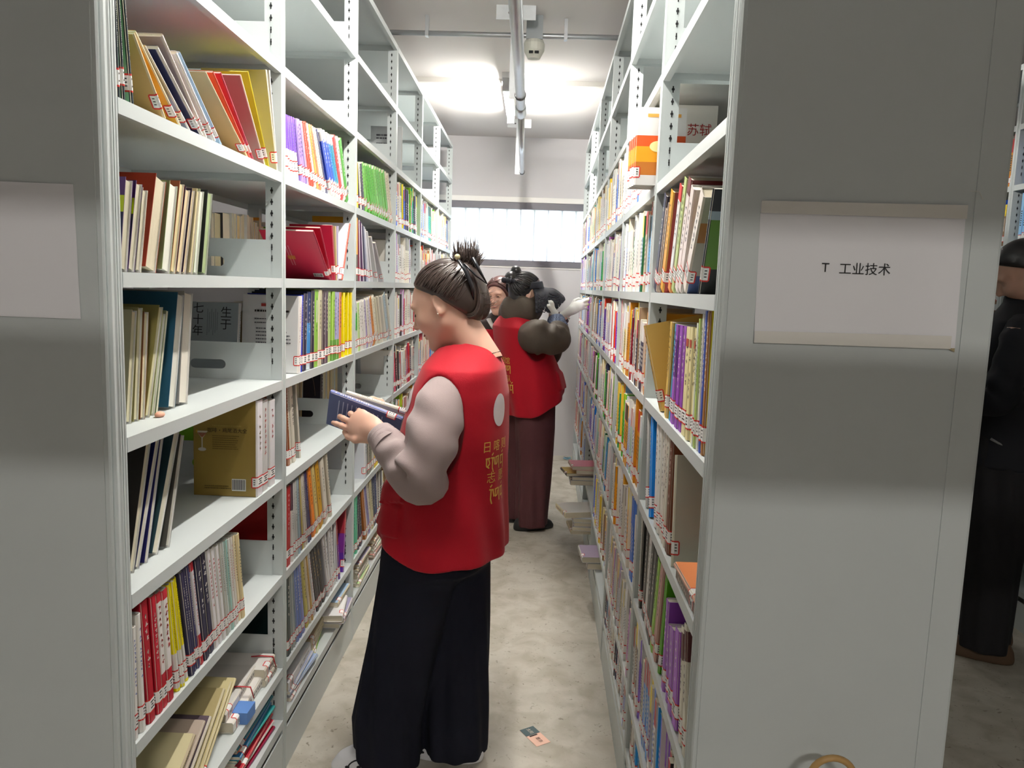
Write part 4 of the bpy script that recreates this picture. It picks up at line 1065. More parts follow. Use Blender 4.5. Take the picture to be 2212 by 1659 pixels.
# piles that stick out of the far bays of the right bookcase
pile('R', 1, 3.35, -0.10, [(0.2, 0.17, 0.03, 0, '9a9aa4', '8c8e9c', 0, 0), (0.2, 0.17, 0.02, 0, '8c929c', '84889a', 0, 0.01), (0.22, 0.17, 0.018, 10, '2c2826', 'dcc050', 0, -0.04), (0.2, 0.17, 0.022, -4, 'd8b0a8', 'e0c0b0', 0, 0.04), (0.2, 0.17, 0.022, 6, 'e4c0b8', 'e88c9c', 0, 0.0)], 'fourth bay of right bookcase')
pile('R', 0, 2.42, -0.07, [(0.2, 0.19, 0.03, 0, 'b8b8b4', 'a8aaa8', 0, 0.03), (0.2, 0.18, 0.028, 3, 'd4d4d0', '9c8ca4', 0, 0)], 'third bay of right bookcase')
pile('R', 0, 2.95, -0.11, [(0.2, 0.19, 0.02, 5, 'd8cca8', 'cfc4a4', 0, 0), (0.2, 0.19, 0.022, -3, 'd8dade', 'c8ccd4', 0, 0.02), (0.2, 0.19, 0.022, 2, 'd8dade', 'c8ccd4', 0, 0.02), (0.2, 0.19, 0.022, -1, 'd8dade', 'c8ccd4', 0, 0.02), (0.23, 0.2, 0.03, 14, 'dcd4b4', 'd8d6d0', 0, -0.05)], 'fourth bay of right bookcase, low pile')

# ---- all remaining books of the rows in one object
PAL = {'w': ['eceae6', 'e4e4e4', 'e0dcd2', 'f0ece0', 'e4e8ec'], 'b': ['1c5ce0', '1880d8', '2f9fe0', '24409c', '4a7cd8', '8cc0ec'], 'r': ['c4141c', 'e03c1c', '98142c', 'd83a5a', 'e86a80'], 'y': ['f4d808', 'f0a81c', 'e0c040', 'd8901c'], 'g': ['4cbc24', '1c9a58', '8cd02c', '1c6c44', '2cb49c'], 'p': ['7a28b8', 'a080e0', '5a2c90', 'c870c8'], 'd': ['2a2830', '3a383c', '4a4448', '2c2e4c'], 'n': ['8a6848', 'a88c70', 'b8a890', '9c9488', 'c4b898']}
rest = MB()
def bulk(side, b, u0, u1, seed, mix='wwwbbrrygpdn', v=0.004, lean=None, hh=(0.2, 0.262), fore=False, gap=0.0, tt=(0.008, 0.026)):
    r = random.Random(seed); u = u0; zz = (ZL if side == 'L' else ZR)[b]
    le = r.uniform(-14, 8) if lean is None else lean
    run = 0; col = None
    hmax = hh[1]
    while True:
        t = r.uniform(*tt)
        if run <= 0:
            col = r.choice(PAL[r.choice(mix)]); run = r.choice((1, 1, 1, 2, 3, 4)); h = r.uniform(*hh); k = r.choice((col, r.choice(PAL['w'])))
            tcol = r.choice((None, None, 'e4e2de', '2c2a30', 'b8242c', 'ecd020'))
            run_t = t
        run -= 1; t = run_t
        a = math.radians(le); fp = t / math.cos(a)
        if u + fp > u1: break
        h2 = min(h, (0.264 - t * abs(math.sin(a))) / math.cos(a)) if b else 0.15
        d = r.uniform(0.15, 0.185)
        if fore: d = 0.17
        M = frame(side, u + fp / 2, v + r.uniform(0, 0.012), zz, le, t)
        w = lambda x, y, z: tuple(M @ Vector((x, y, z)))
        S, K = lin(col), lin(k); hot = t / 2; P = lin('ded6c0')
        if fore: S = lin(r.choice(['d8ccaa', 'd4c8a0', 'dcd4bc', 'e0c890', 'c8c0a8']))
        lz = r.uniform(-0.006, 0.008); zs = [(0, 0.022 + lz, r.choice((S, S, K))), (0.022 + lz, 0.0255 + lz, lin('cf2a22')), (0.0255 + lz, 0.0495 + lz, lin('eeeeec')), (0.0495 + lz, 0.053 + lz, lin('cf2a22')), (0.053 + lz, h2, S)]
        if fore: zs = [(0, h2, S)]
        elif tcol: zs[-1] = (0.053 + lz, h2 * 0.72, S); zs.append((h2 * 0.72, h2, lin(tcol)))
        for z0, z1, c in zs:
            rest.quad(w(0, -hot, z0), w(0, -hot, z1), w(0, hot, z1), w(0, hot, z0), c)
            if z1 < 0.064 and not fore and z0 > 0.01: rest.quad(w(0, -hot - 0.0004, z0), w(0.013, -hot - 0.0004, z0), w(0.013, -hot - 0.0004, z1), w(0, -hot - 0.0004, z1), c)
        if not fore and t > 0.01:
            lum = 0.3 * S[0] + 0.6 * S[1] + 0.1 * S[2]; tc = lin('2c2c30') if lum > 0.25 else lin('e6e2d8'); z = h2 * 0.66
            while z > h2 * 0.36:
                q = t * 0.22; rest.quad(w(-0.0005, -q, z - q * 1.4), w(-0.0005, -q, z), w(-0.0005, q, z), w(-0.0005, q, z - q * 1.4), tc); z -= q * 2.6
        for s in (-1, 1): rest.quad(w(0, s * hot, 0), w(d, s * hot, 0), w(d, s * hot, h2), w(0, s * hot, h2), K)
        rest.quad(w(0, -hot, h2), w(d, -hot, h2), w(d, hot, h2), w(0, hot, h2), P)
        rest.quad(w(d, -hot, 0), w(d, hot, 0), w(d, hot, h2), w(d, -hot, h2), P); rest.quad(w(0, -hot, 0), w(0, hot, 0), w(d, hot, 0), w(d, -hot, 0), P)
        u += fp + 0.0004 + (r.uniform(0, gap) if gap else 0)
# left bookcase, far bays
for bay, b, mix in ((4, 6, 'ywwwwgbddd'), (4, 5, 'wwwwppww'), (4, 4, 'rrdwwwpw'), (4, 3, 'rpywwwdw'), (4, 2, 'wwydgwn'), (4, 1, 'ddbwwn'), (5, 6, 'wwwgbbw'), (5, 5, 'rwwrpw'), (5, 4, 'bbbwwr'), (5, 3, 'bwwrwy'), (5, 2, 'wwbyg'), (5, 1, 'wbdn'), (6, 6, 'ywwbbw'), (6, 5, 'pyrwww'), (6, 4, 'wwbgr'), (6, 3, 'wwrbp'), (6, 2, 'wbgn'), (6, 1, 'wdnb')):
    a = 0.9 * (bay - 1) + 0.03
    bulk('L', b, a, a + (0.82 if b != 5 or bay > 4 else 0.6), bay * 10 + b, mix, lean=-9 if b > 4 else None)
for bay in (4, 5, 6): bulk('L', 0, 0.9 * (bay - 1) + 0.03, 0.9 * bay - 0.05, 900 + bay, 'wwngby', lean=-20)
bulk('L', 1, 2.42, 2.66, 78, 'dbwn', lean=-8)
# right bookcase
mixes = {2: {6: 'wwwbw', 5: 'wnbgw', 4: 'dnwwry', 3: 'yygwbw', 2: 'wwwyb', 1: 'dwpyw', 0: 'wbd'}, 3: {6: 'bwny', 5: 'wwpgbw', 4: 'npbwrp', 3: 'wrggpd', 2: 'bbwgrw', 1: 'wnbyw'}, 4: {6: 'wwny', 5: 'bywgw', 4: 'bbrwn', 3: 'dgrp', 2: 'ppbw', 1: 'wgyb'}, 5: {6: 'nygb', 5: 'wbbgw', 4: 'wbpn', 3: 'nrdw', 2: 'rywb', 1: 'wby'}, 6: {6: 'nwpw', 5: 'wpbw', 4: 'wbnr', 3: 'dprw', 2: 'rwpb', 1: 'wrny'}}
for bay, mm in mixes.items():
    for b, mix in mm.items():
        a = 0.9 * (bay - 1) + 0.03
        if bay == 2 and b == 6: a += 0.2
        if (bay in (3, 4) and b == 0) or (bay, b) == (4, 1): continue
        bulk('R', b, a, a + 0.83, 300 + bay * 10 + b, mix, lean=None if b != 6 else 9, v=0.0)
bulk('R', 1, 0.12, 0.88, 401, 'bbdwnpb', lean=3); bulk('R', 0, 0.12, 0.88, 402, 'wbdn', lean=0)
# far side of the left bookcase: pages towards the aisle
for bay in (1, 2, 3):
    for b in (2, 3, 4, 5, 6):
        a = 0.9 * (bay - 1) + (0.06 if (bay, b) != (2, 4) else 0.3)
        bulk('L', b, a, a + 0.8 * random.Random(bay * 7 + b).uniform(0.55, 1), 500 + bay * 10 + b, 'nywdrg', v=0.245, lean=0, fore=True, hh=(0.17, 0.21))
# far right bookcase
SAVE = PL, ZL
def P3L(u, v, z): return P3(u, v, z)
for bay in (1, 2, 3):
    for b in (2, 3, 4, 5, 6, 7):
        r_ = random.Random(bay * 31 + b)
        _fr = frame
        def frame(side, u, v, z, lean=0.0, t=0.0, fore=False, d=0.18, yaw=0.0, _f=_fr): return _f('3', u, v, z, lean, t, fore, d, yaw)
        bulk('R', b, 0.9 * (bay - 1) + 0.04, 0.9 * bay - 0.06, 700 + bay * 10 + b, 'nnywb', v=0.01, lean=0)
        frame = _fr
rb = build('book_rows', rest, PRINT, loc=(0, 4, 1))
tag(rb, 'smaller coloured books filling the farther shelves of the bookcases', 'book', None, 'stuff')
# ------------------------------------------------------------------ people: distance-field modelling helpers
def surface_nets(f, lo, hi, res):
    lo = np.array(lo, float); hi = np.array(hi, float); n = np.maximum(((hi - lo) / res).astype(int) + 2, 4)
    ax = [lo[i] + res * np.arange(n[i]) for i in range(3)]
    D = np.empty(n, np.float32)
    for i in range(0, n[0], 16):
        X, Y, Z = np.meshgrid(ax[0][i:i + 16], ax[1], ax[2], indexing='ij')
        D[i:i + 16] = f(X, Y, Z)
    s = D < 0
    c = np.zeros(np.array(n) - 1, np.int8)
    for a in (0, 1):
        for b in (0, 1):
            for d in (0, 1): c += s[a:n[0] - 1 + a, b:n[1] - 1 + b, d:n[2] - 1 + d]
    act = (c > 0) & (c < 8)
    idx = np.full(act.shape, -1, np.int64); ids = np.argwhere(act); idx[act] = np.arange(len(ids))
    P = np.zeros((len(ids), 3)); W = np.zeros(len(ids))
    i, j, k = ids.T
    cor = [(a, b, d) for a in (0, 1) for b in (0, 1) for d in (0, 1)]
    vals = {q: D[i + q[0], j + q[1], k + q[2]] for q in cor}
    for q in cor:
        for axn in range(3):
            if q[axn]: continue
            q2 = list(q); q2[axn] = 1; q2 = tuple(q2)
            a, b = vals[q], vals[q2]; m = (a < 0) != (b < 0)
            t = np.where(m, a / np.where(m, a - b, 1), 0)
            p = np.array(q, float)[None].repeat(len(ids), 0); p[:, axn] = t
            P[m] += p[m]; W[m] += 1
    P = (P / W[:, None] + ids) * res + lo
    faces = []
    for axn in range(3):
        o = [x for x in range(3) if x != axn]
        sl0 = [slice(None)] * 3; sl1 = [slice(None)] * 3
        sl0[axn] = slice(0, -1); sl1[axn] = slice(1, None)
        ch = s[tuple(sl0)] != s[tuple(sl1)]
        e = np.argwhere(ch)
        e = e[(e[:, o[0]] > 0) & (e[:, o[1]] > 0) & (e[:, o[0]] < n[o[0]] - 1) & (e[:, o[1]] < n[o[1]] - 1)]
        q = []
        for da, db in ((0, 0), (-1, 0), (-1, -1), (0, -1)):
            w = e.copy(); w[:, o[0]] += da; w[:, o[1]] += db; q.append(idx[w[:, 0], w[:, 1], w[:, 2]])
        q = np.stack(q, 1)
        ins = s[e[:, 0], e[:, 1], e[:, 2]]
        flip = ins if axn != 1 else ~ins
        q[~flip] = q[~flip][:, ::-1]
        q = q[(q >= 0).all(1)]
        faces.append(q)
    return P, np.concatenate(faces)

def smin(a, b, k):
    h = np.maximum(k - np.abs(a - b), 0) / k
    return np.minimum(a, b) - h * h * k * 0.25
def smax(a, b, k): return -smin(-a, -b, k)
def ell(X, Y, Z, c, r):
    x, y, z = (X - c[0]) / r[0], (Y - c[1]) / r[1], (Z - c[2]) / r[2]
    k0 = np.sqrt(x * x + y * y + z * z); k1 = np.sqrt((x / r[0]) ** 2 + (y / r[1]) ** 2 + (z / r[2]) ** 2)
    return k0 * (k0 - 1) / np.maximum(k1, 1e-6)
def cone(X, Y, Z, a, b, ra, rb):
    a = np.array(a, float); b = np.array(b, float); d = b - a; L = d @ d
    t = np.clip(((X - a[0]) * d[0] + (Y - a[1]) * d[1] + (Z - a[2]) * d[2]) / L, 0, 1)
    return np.sqrt((X - a[0] - t * d[0]) ** 2 + (Y - a[1] - t * d[1]) ** 2 + (Z - a[2] - t * d[2]) ** 2) - (ra + (rb - ra) * t)
def chain(X, Y, Z, pts, rad, k=0.02):
    r = None
    for i in range(len(pts) - 1):
        d = cone(X, Y, Z, pts[i], pts[i + 1], rad[i], rad[i + 1]); r = d if r is None else smin(r, d, k)
    return r
def loft_sdf(X, Y, Z, zs, cx, cy, ax, ay, p=2.2):
    zz = np.clip(Z, zs[0], zs[-1])
    a = np.interp(zz, zs, ax); b = np.interp(zz, zs, ay); x0 = np.interp(zz, zs, cx); y0 = np.interp(zz, zs, cy)
    q = (np.abs((X - x0) / a) ** p + np.abs((Y - y0) / b) ** p) ** (1 / p)
    return (q - 1) * np.minimum(a, b)
def wob(X, Y, Z, f, seed=0):
    """cheap smooth pseudo-noise"""
    return (np.sin(X * f * 1.3 + 1.7 * seed + 1.1 * np.sin(Y * f * 0.9 + seed)) + np.sin(Y * f * 1.1 + 2.3 * seed + 1.2 * np.sin(Z * f * 0.8)) + np.sin(Z * f * 0.9 + 0.7 * seed + np.sin(X * f * 1.2))) / 3
def net_mesh(name, f, lo, hi, res, xf=None, m=None, relax=1):
    V, Fc = surface_nets(f, lo, hi, res)
    for _ in range(relax):
        acc = np.zeros_like(V); cnt = np.zeros(len(V))
        for a in range(4):
            for b in ((a + 1) % 4, (a - 1) % 4):
                np.add.at(acc, Fc[:, a], V[Fc[:, b]]); np.add.at(cnt, Fc[:, a], 1)
        V = V * 0.5 + 0.5 * acc / np.maximum(cnt, 1)[:, None]
    if xf is not None: V = xf(V)
    return V, Fc
def to_obj(name, VF, m, parent=None, loc=None):
    """VF: list of (V, F) joined in one mesh"""
    if not isinstance(VF, list): VF = [VF]
    off = 0; vs = []; fs = []
    for V, Fc in VF:
        vs.append(V); fs += [tuple(int(q) + off for q in f) for f in Fc]; off += len(V)
    V = np.concatenate(vs)
    if loc is None: loc = wloc(parent) if parent is not None else Vector(V.mean(0))
    me = bpy.data.meshes.new(name); me.from_pydata((V - np.array(loc)).tolist(), [], fs)
    me.polygons.foreach_set('use_smooth', [True] * len(me.polygons)); me.materials.append(m); me.update()
    return place(name, me, parent, loc)
def basis(fwd, up=(0, 0, 1)):
    f = np.array(fwd, float); f /= np.linalg.norm(f); u = np.array(up, float); l = np.cross(u, f); l /= np.linalg.norm(l); u = np.cross(f, l)
    return np.stack([f, l, u], 1)          # columns: forward, left, up
def xform(B, o, s=1.0):
    o = np.array(o, float)
    return lambda V: (V * s) @ B.T + o
def mb_vf(mb): return np.array(mb.v, float), mb.f

def head_sdf(male=False, mouth_open=0.0):
    def f(X, Y, Z):
        aY = np.abs(Y)
        d = ell(X, Y, Z, (-0.012, 0, 0.035), (0.096, 0.076, 0.088))
        d = smin(d, ell(X, Y, Z, (0.030, 0, -0.028), (0.060, 0.060, 0.082)), 0.05)
        d = smin(d, cone(X, aY, Z, (0.0, 0.050, -0.055), (0.058, 0.012, -0.098), 0.020, 0.018), 0.035)   # jaw to chin
        d = smin(d, ell(X, Y, Z, (0.070, 0, -0.100), (0.020, 0.022, 0.017)), 0.02)
        d = smin(d, ell(X, aY, Z, (0.060, 0.036, -0.025), (0.024, 0.024, 0.024)), 0.03)                    # cheek
        d = smin(d, ell(X, aY, Z, (0.078, 0.026, 0.030), (0.012, 0.024, 0.009)), 0.02)                     # brow
        d = smax(d, -ell(X, aY, Z, (0.096, 0.031, 0.010), (0.017, 0.020, 0.012)), 0.016)                  # socket
        d = smin(d, ell(X, aY, Z, (0.074, 0.031, 0.010), (0.0125, 0.0155, 0.0105)), 0.006)                  # eyeball under lid
        d = smin(d, cone(X, Y, Z, (0.084, 0, 0.020), (0.108, 0, -0.022), 0.007, 0.0105), 0.016)             # nose
        d = smin(d, ell(X, aY, Z, (0.094, 0.011, -0.027), (0.010, 0.007, 0.007)), 0.008)
        d = smax(d, -ell(X, aY, Z, (0.101, 0.006, -0.035), (0.005, 0.0035, 0.004)), 0.003)
        d = smin(d, cone(X, aY, Z, (0.0915, 0.0, -0.0535), (0.078, 0.021, -0.057), 0.0058, 0.003), 0.006)    # upper lip
        d = smin(d, cone(X, aY, Z, (0.0895, 0.0, -0.0655), (0.077, 0.019, -0.060), 0.0066, 0.003), 0.006)    # lower lip
        d = smax(d, -cone(X, aY, Z, (0.099, 0.0, -0.0595), (0.083, 0.022, -0.0585), 0.0016 + mouth_open, 0.0008), 0.003)
        # ears
        ca, sa = math.cos(0.35), math.sin(0.35)
        yy = aY - 0.078; xe = (X + 0.010) * ca + yy * sa; ye = -(X + 0.010) * sa + yy * ca
        e = ell(xe, ye, Z, (-0.004, 0, 0.0), (0.019, 0.006, 0.031)); e = smax(e, -ell(xe, ye, Z, (0.0, 0.006, 0.004), (0.011, 0.0055, 0.020)), 0.004)
        e = smin(e, ell(xe, ye, Z, (0.004, 0.001, -0.026), (0.008, 0.005, 0.009)), 0.008)
        d = smin(d, e, 0.008)
        d = smin(d, cone(X, Y, Z, (-0.022, 0, -0.045), (-0.055, 0, -0.205), 0.056, 0.056), 0.03)             # neck
        return d
    return f
def head_mesh(B, o, res=0.0026, s=1.0, mouth=0.0):
    return net_mesh('h', head_sdf(mouth_open=mouth), (-0.125, -0.10, -0.21), (0.13, 0.10, 0.135), res, xform(B, o, s))

def hand_sdf(curls, thumb, spread=0.0, fat=1.0):
    """local frame: x to the fingertips, y to the thumb side, z out of the back of the hand; wrist at the origin"""
    base = [(0.088, 0.028, 0.0), (0.093, 0.009, 0.002), (0.089, -0.010, 0.001), (0.080, -0.028, -0.003)]
    lens = [(0.040, 0.025, 0.020), (0.045, 0.028, 0.021), (0.041, 0.026, 0.020), (0.032, 0.020, 0.018)]
    rad = [0.0088, 0.0090, 0.0086, 0.0076]
    segs = []
    for k in range(4):
        p = np.array(base[k]); a = 0.0
        pts = [p]
        for j, L in enumerate(lens[k]):
            a += math.radians(curls[k][j]); sp = (1.5 - k) * spread
            p = p + L * np.array([math.cos(a) * math.cos(sp), math.sin(sp) * math.cos(a), -math.sin(a)]); pts.append(p)
        segs.append((pts, [rad[k] * fat, rad[k] * 0.96 * fat, rad[k] * 0.88 * fat, rad[k] * 0.74 * fat]))
    th = [np.array((0.026, 0.030, -0.006))] + [np.array(q) for q in thumb]
    def f(X, Y, Z):
        d = ell(X, Y, Z, (0.050, 0.002, 0.0), (0.055, 0.042, 0.0165 * fat))
        d = smin(d, ell(X, Y, Z, (0.080, 0.0, 0.001), (0.024, 0.040, 0.014 * fat)), 0.015)
        d = smin(d, cone(X, Y, Z, (-0.06, 0, 0), (0.012, 0, 0), 0.027, 0.026), 0.03)
        d = smin(d, ell(X, Y, Z, (0.032, 0.024, -0.008), (0.030, 0.018, 0.015)), 0.012)
        for pts, r in segs:
            c = chain(X, Y, Z, pts, r, 0.004); d = smin(d, c, 0.007)
        c = chain(X, Y, Z, th, [0.0135 * fat, 0.0110 * fat, 0.0095 * fat, 0.0075 * fat][:len(th)], 0.005)
        return smin(d, c, 0.008)
    return f
def hand_mesh(B, o, curls, thumb, mirror=False, res=0.0022, spread=0.0, fat=1.0, s=1.0):
    g = hand_sdf(curls, thumb, spread, fat)
    V, Fc = net_mesh('hd', g, (-0.065, -0.075, -0.10), (0.20, 0.10, 0.05), res)
    if mirror: V = V * (1, -1, 1); Fc = Fc[:, ::-1]
    return xform(B, o, s)(V), Fc

def sleeve(pts, rad, n=40, steps=70, wr=0.006, seed=1, fold=(0.5, 0.25)):
    """cloth tube along a smoothed path with elbow folds"""
    pts = [np.array(p, float) for p in pts]
    t = np.linspace(0, len(pts) - 1, steps); path = []; rr = []
    for q in t:
        i = min(int(q), len(pts) - 2); u = q - i
        p0, p1, p2, p3 = pts[max(i - 1, 0)], pts[i], pts[i + 1], pts[min(i + 2, len(pts) - 1)]
        path.append(0.5 * ((2 * p1) + (-p0 + p2) * u + (2 * p0 - 5 * p1 + 4 * p2 - p3) * u * u + (-p0 + 3 * p1 - 3 * p2 + p3) * u ** 3))
        rr.append(np.interp(q, range(len(rad)), rad))
    V = []; nx = None
    for k, p in enumerate(path):
        tg = path[min(k + 1, steps - 1)] - path[max(k - 1, 0)]; tg /= np.linalg.norm(tg)
        if nx is None: nx = np.cross(tg, (0.3, 0.2, 1.0))
        nx = nx - tg * (nx @ tg); nx /= np.linalg.norm(nx); ny = np.cross(tg, nx)
        s = k / (steps - 1); amp = wr * (0.35 + math.exp(-((s - fold[0]) / fold[1]) ** 2))
        for j in range(n):
            a = 2 * math.pi * j / n
            w = amp * (math.sin(s * 46 + 2.2 * math.sin(a + seed) + seed) * 0.6 + math.sin(s * 27 - 1.5 * a + 2 * seed) * 0.4) * (0.6 + 0.4 * math.cos(a * 2 + seed))
            if s > 0.93: w *= 0.2
            V.append(p + (nx * math.cos(a) + ny * math.sin(a)) * (rr[k] + w))
    F_ = []
    for k in range(steps - 1):
        for j in range(n): F_.append((k * n + j, k * n + (j + 1) % n, (k + 1) * n + (j + 1) % n, (k + 1) * n + j))
    # turn the cuff inwards
    c = len(V)
    for j in range(n): V.append(path[-1] + (V[(steps - 1) * n + j] - path[-1]) * 0.72 - (path[-1] - path[-3]) * 0.4)
    for j in range(n): F_.append(((steps - 1) * n + j, (steps - 1) * n + (j + 1) % n, c + (j + 1) % n, c + j))
    return np.array(V), F_

def conform_text(name, body, size, bvh, org, ex, ey, m, parent, off=0.0016):
    """lettering laid onto a garment: projected along the garment's inward normal"""
    ex = Vector(ex).normalized(); ey = Vector(ey); ey = (ey - ex * ey.dot(ex)).normalized(); n = ex.cross(ey)
    me = text_mesh(body, size) if isinstance(body, str) else body
    bm = bmesh.new(); bm.from_mesh(me); bmesh.ops.triangulate(bm, faces=bm.faces[:])
    bmesh.ops.subdivide_edges(bm, edges=[e for e in bm.edges if e.calc_length() > size * 0.25], cuts=1)
    bm.to_mesh(me); bm.free()
    loc = wloc(parent); last = None
    for v in me.vertices:
        p = Vector(org) + ex * v.co.x + ey * v.co.y
        h = bvh.ray_cast(p + n * 0.25, -n, 0.6)
        q = (h[0] + h[1] * off) if h[0] is not None else p
        v.co = q - loc
    me.materials.clear(); me.materials.append(m); me.update()
    return place(name, me, parent, loc)
def stroke_mesh(strokes, size, w=0.055):
    """handwriting-like strokes (for the Tibetan line): polylines in unit space"""
    mb = MB()
    for s in strokes:
        for a, b in zip(s[:-1], s[1:]):
            d = np.array(b) - np.array(a); L = np.hypot(*d); nrm = np.array((-d[1], d[0])) / max(L, 1e-6) * w / 2
            q = [np.array(a) + nrm, np.array(b) + nrm * 0.8, np.array(b) - nrm * 0.8, np.array(a) - nrm]
            mb.quad(*[(x * size, y * size, 0) for x, y in q])
    return mb.mesh('strokes')
def bvh_of(o):
    M = o.matrix_world; l = wloc(o)
    return BVHTree.FromPolygons([tuple(Vector(v.co) + l) for v in o.data.vertices], [tuple(p.vertices) for p in o.data.polygons])
def hair_strands(mb, starts, ends, centre, B, rad, lift, n=12, r0=0.0022, seed=1, jit=0.004, sides=5):
    """locks running over an ellipsoidal skull from starts to ends (unit directions in the head frame)"""
    r = random.Random(seed)
    for s, e in zip(starts, ends):
        s = np.array(s, float); e = np.array(e, float); s /= np.linalg.norm(s); e /= np.linalg.norm(e)
        om = math.acos(max(-1, min(1, float(s @ e)))) or 1e-3
        pts = []; rr = []; ph = r.uniform(0, 6.28); l0 = lift * r.uniform(0.3, 1.0); jj = r.uniform(-1, 1) * jit
        for k in range(n):
            t = k / (n - 1); d = (math.sin((1 - t) * om) * s + math.sin(t * om) * e) / math.sin(om)
            w = 1 + (l0 * math.sin(math.pi * min(t * 1.1, 1)) + jj * math.sin(3 * t + ph)) / 0.09
            p = d * np.array(rad) * w
            pts.append(B @ p + centre); rr.append(r0 * (0.6 + 0.9 * math.sin(math.pi * (0.12 + 0.8 * t))))
        mb.tube([tuple(p) for p in pts], rr, sides)
SKIN = bpy.data.materials.new('skin'); SKIN.use_nodes = True
_b = SKIN.node_tree.nodes['Principled BSDF']; _b.inputs['Base Color'].default_value = (*lin('d6ab96'), 1); _b.inputs['Roughness'].default_value = 0.45
_b.inputs['Subsurface Weight'].default_value = 0.12; _b.inputs['Subsurface Radius'].default_value = (0.02, 0.008, 0.004); _b.inputs['Subsurface Scale'].default_value = 0.4
HAIR = mat('dark_brown_hair', '3a2d28', 0.34, spec=0.7, noise=0.25, nscale=30)
HAIR2 = mat('black_hair', '18171a', 0.36, spec=0.6)
VEST = mat('red_vest_cloth', 'ac0820', 0.72, bump=0.12, bscale=420, noise=0.03, nscale=5, sheen=0.1, spec=0.25)
GOLDT = mat('gold_print', 'd8ae4c', 0.5)
# ------------------------------------------------------------------ the reading woman
W1 = empty('person', (-0.25, 2.33, 0), 'woman in red vest and navy trousers reading a blue book', 'person', 'volunteers in red vests')
def lump(f): return f
# body under the clothes: head, neck, trunk, arms, legs, hands in one mesh
hB = basis((-math.cos(math.radians(13)) * 0.90, math.sin(math.radians(13)) * 0.90, -0.43), (-0.2, 0.12, 1))
hO = np.array((-0.264, 2.355, 1.455))
head = head_mesh(hB, hO)
tB = basis((-math.cos(math.radians(4)), math.sin(math.radians(4)), 0))
tO = np.array((-0.235, 2.335, 0.0))
tx = xform(tB, tO)
def W(x, y, z): return tuple(tx(np.array([[x, y, z]]))[0])
SHL, SHR = W(-0.02, 0.155, 1.275), W(-0.02, -0.155, 1.275)
ELL, ELR = (-0.292, 2.095, 0.985), (-0.20, 2.56, 1.0)
WRL, WRR = (-0.435, 2.215, 1.085), (-0.43, 2.43, 1.075)
def body1(X, Y, Z):
    d = loft_sdf(X, Y, Z, [0.75, 0.95, 1.1, 1.22, 1.28], [0, 0, -0.02, -0.03, -0.04], [0] * 5, [0.10, 0.09, 0.095, 0.08, 0.05], [0.15, 0.13, 0.14, 0.13, 0.06]); d = np.maximum(d, np.maximum(0.75 - Z, Z - 1.30))
    for s in (1, -1): d = smin(d, chain(X, Y, Z, [(0.02, s * 0.07, 0.80), (0.05 + 0.05 * s, s * 0.06, 0.45), (0.05 + 0.11 * s, s * 0.05, 0.06)], [0.075, 0.05, 0.035]), 0.03)
    return d
body = net_mesh('b', body1, (-0.25, -0.25, 0.0), (0.25, 0.25, 1.36), 0.012, tx)
armL = MB(); armL.tube([W(-0.02, 0.12, 1.22), (-0.262, 2.135, 1.11), ELL, WRL], [0.035, 0.036, 0.034, 0.027], 12); armR = MB(); armR.tube([W(-0.02, -0.12, 1.22), ELR, WRR], [0.035, 0.036, 0.027], 12)
# left hand: back of the hand to the camera, thumb on top of the book
hl = np.array((-0.86, 0.42, 0.28)); zb = np.array((0.25, -0.93, 0.10)); hl /= np.linalg.norm(hl); zb -= hl * (zb @ hl); zb /= np.linalg.norm(zb); yb = np.cross(zb, hl)
HB = np.stack([hl, yb, zb], 1)
handL = hand_mesh(HB, np.array(WRL) + hl * 0.0, [(4, 12, 10), (12, 24, 14), (26, 38, 20), (34, 46, 24)], [(0.060, 0.050, 0.000), (0.090, 0.052, -0.006), (0.114, 0.046, -0.014)], spread=0.07)
hr = np.array((-0.86, -0.3, 0.30)); hr /= np.linalg.norm(hr); zr = np.array((-0.1, 0.95, -0.25)); zr -= hr * (zr @ hr); zr /= np.linalg.norm(zr); yr_ = np.cross(zr, hr)
handR = hand_mesh(np.stack([hr, yr_, zr], 1), WRR, [(30, 30, 20)] * 4, [(0.060, 0.052, -0.004), (0.088, 0.052, -0.012), (0.110, 0.044, -0.02)], mirror=False)
bo = to_obj('body', [head, body, mb_vf(armL), mb_vf(armR), handL, handR], SKIN, W1)
# eye slit, brow, lip tint on the visible side
FACEP = mat('brow_hair', '3a2c26', 0.7); LIP = mat('lip_tint', '9c5450', 0.5)
def on_head(B, O, pts, r, m, nm, parent, s=1.0):
    mb = MB(); mb.tube([tuple(B @ (np.array(p) * s) + O) for p in pts], r, 6); return build(nm, mb, m, parent, smooth=True)
for sg in (1, -1):
    on_head(hB, hO, [(0.0915, sg * 0.014, 0.034), (0.0895, sg * 0.028, 0.039), (0.0790, sg * 0.045, 0.035)], [0.0022, 0.003, 0.0012], FACEP, 'eyebrow', W1)
    on_head(hB, hO, [(0.0862, sg * 0.020, 0.006), (0.0890, sg * 0.031, 0.004), (0.0805, sg * 0.0465, 0.006)], [0.0014, 0.0022, 0.0012], FACEP, 'eyelash', W1)
on_head(hB, hO, [(0.086, 0.017, -0.0575), (0.0955, 0.0, -0.0565), (0.086, -0.017, -0.0575)], [0.002, 0.0036, 0.002], LIP, 'lips', W1)
mb = MB(); p = hB @ np.array((-0.002, 0.0875, -0.028)) + hO; mb.tube([tuple(p), tuple(p + (0, -0.003, 0))], 0.0022, 8); build('earring', mb, mat('pearl', 'ece6da', 0.25), W1, smooth=True)
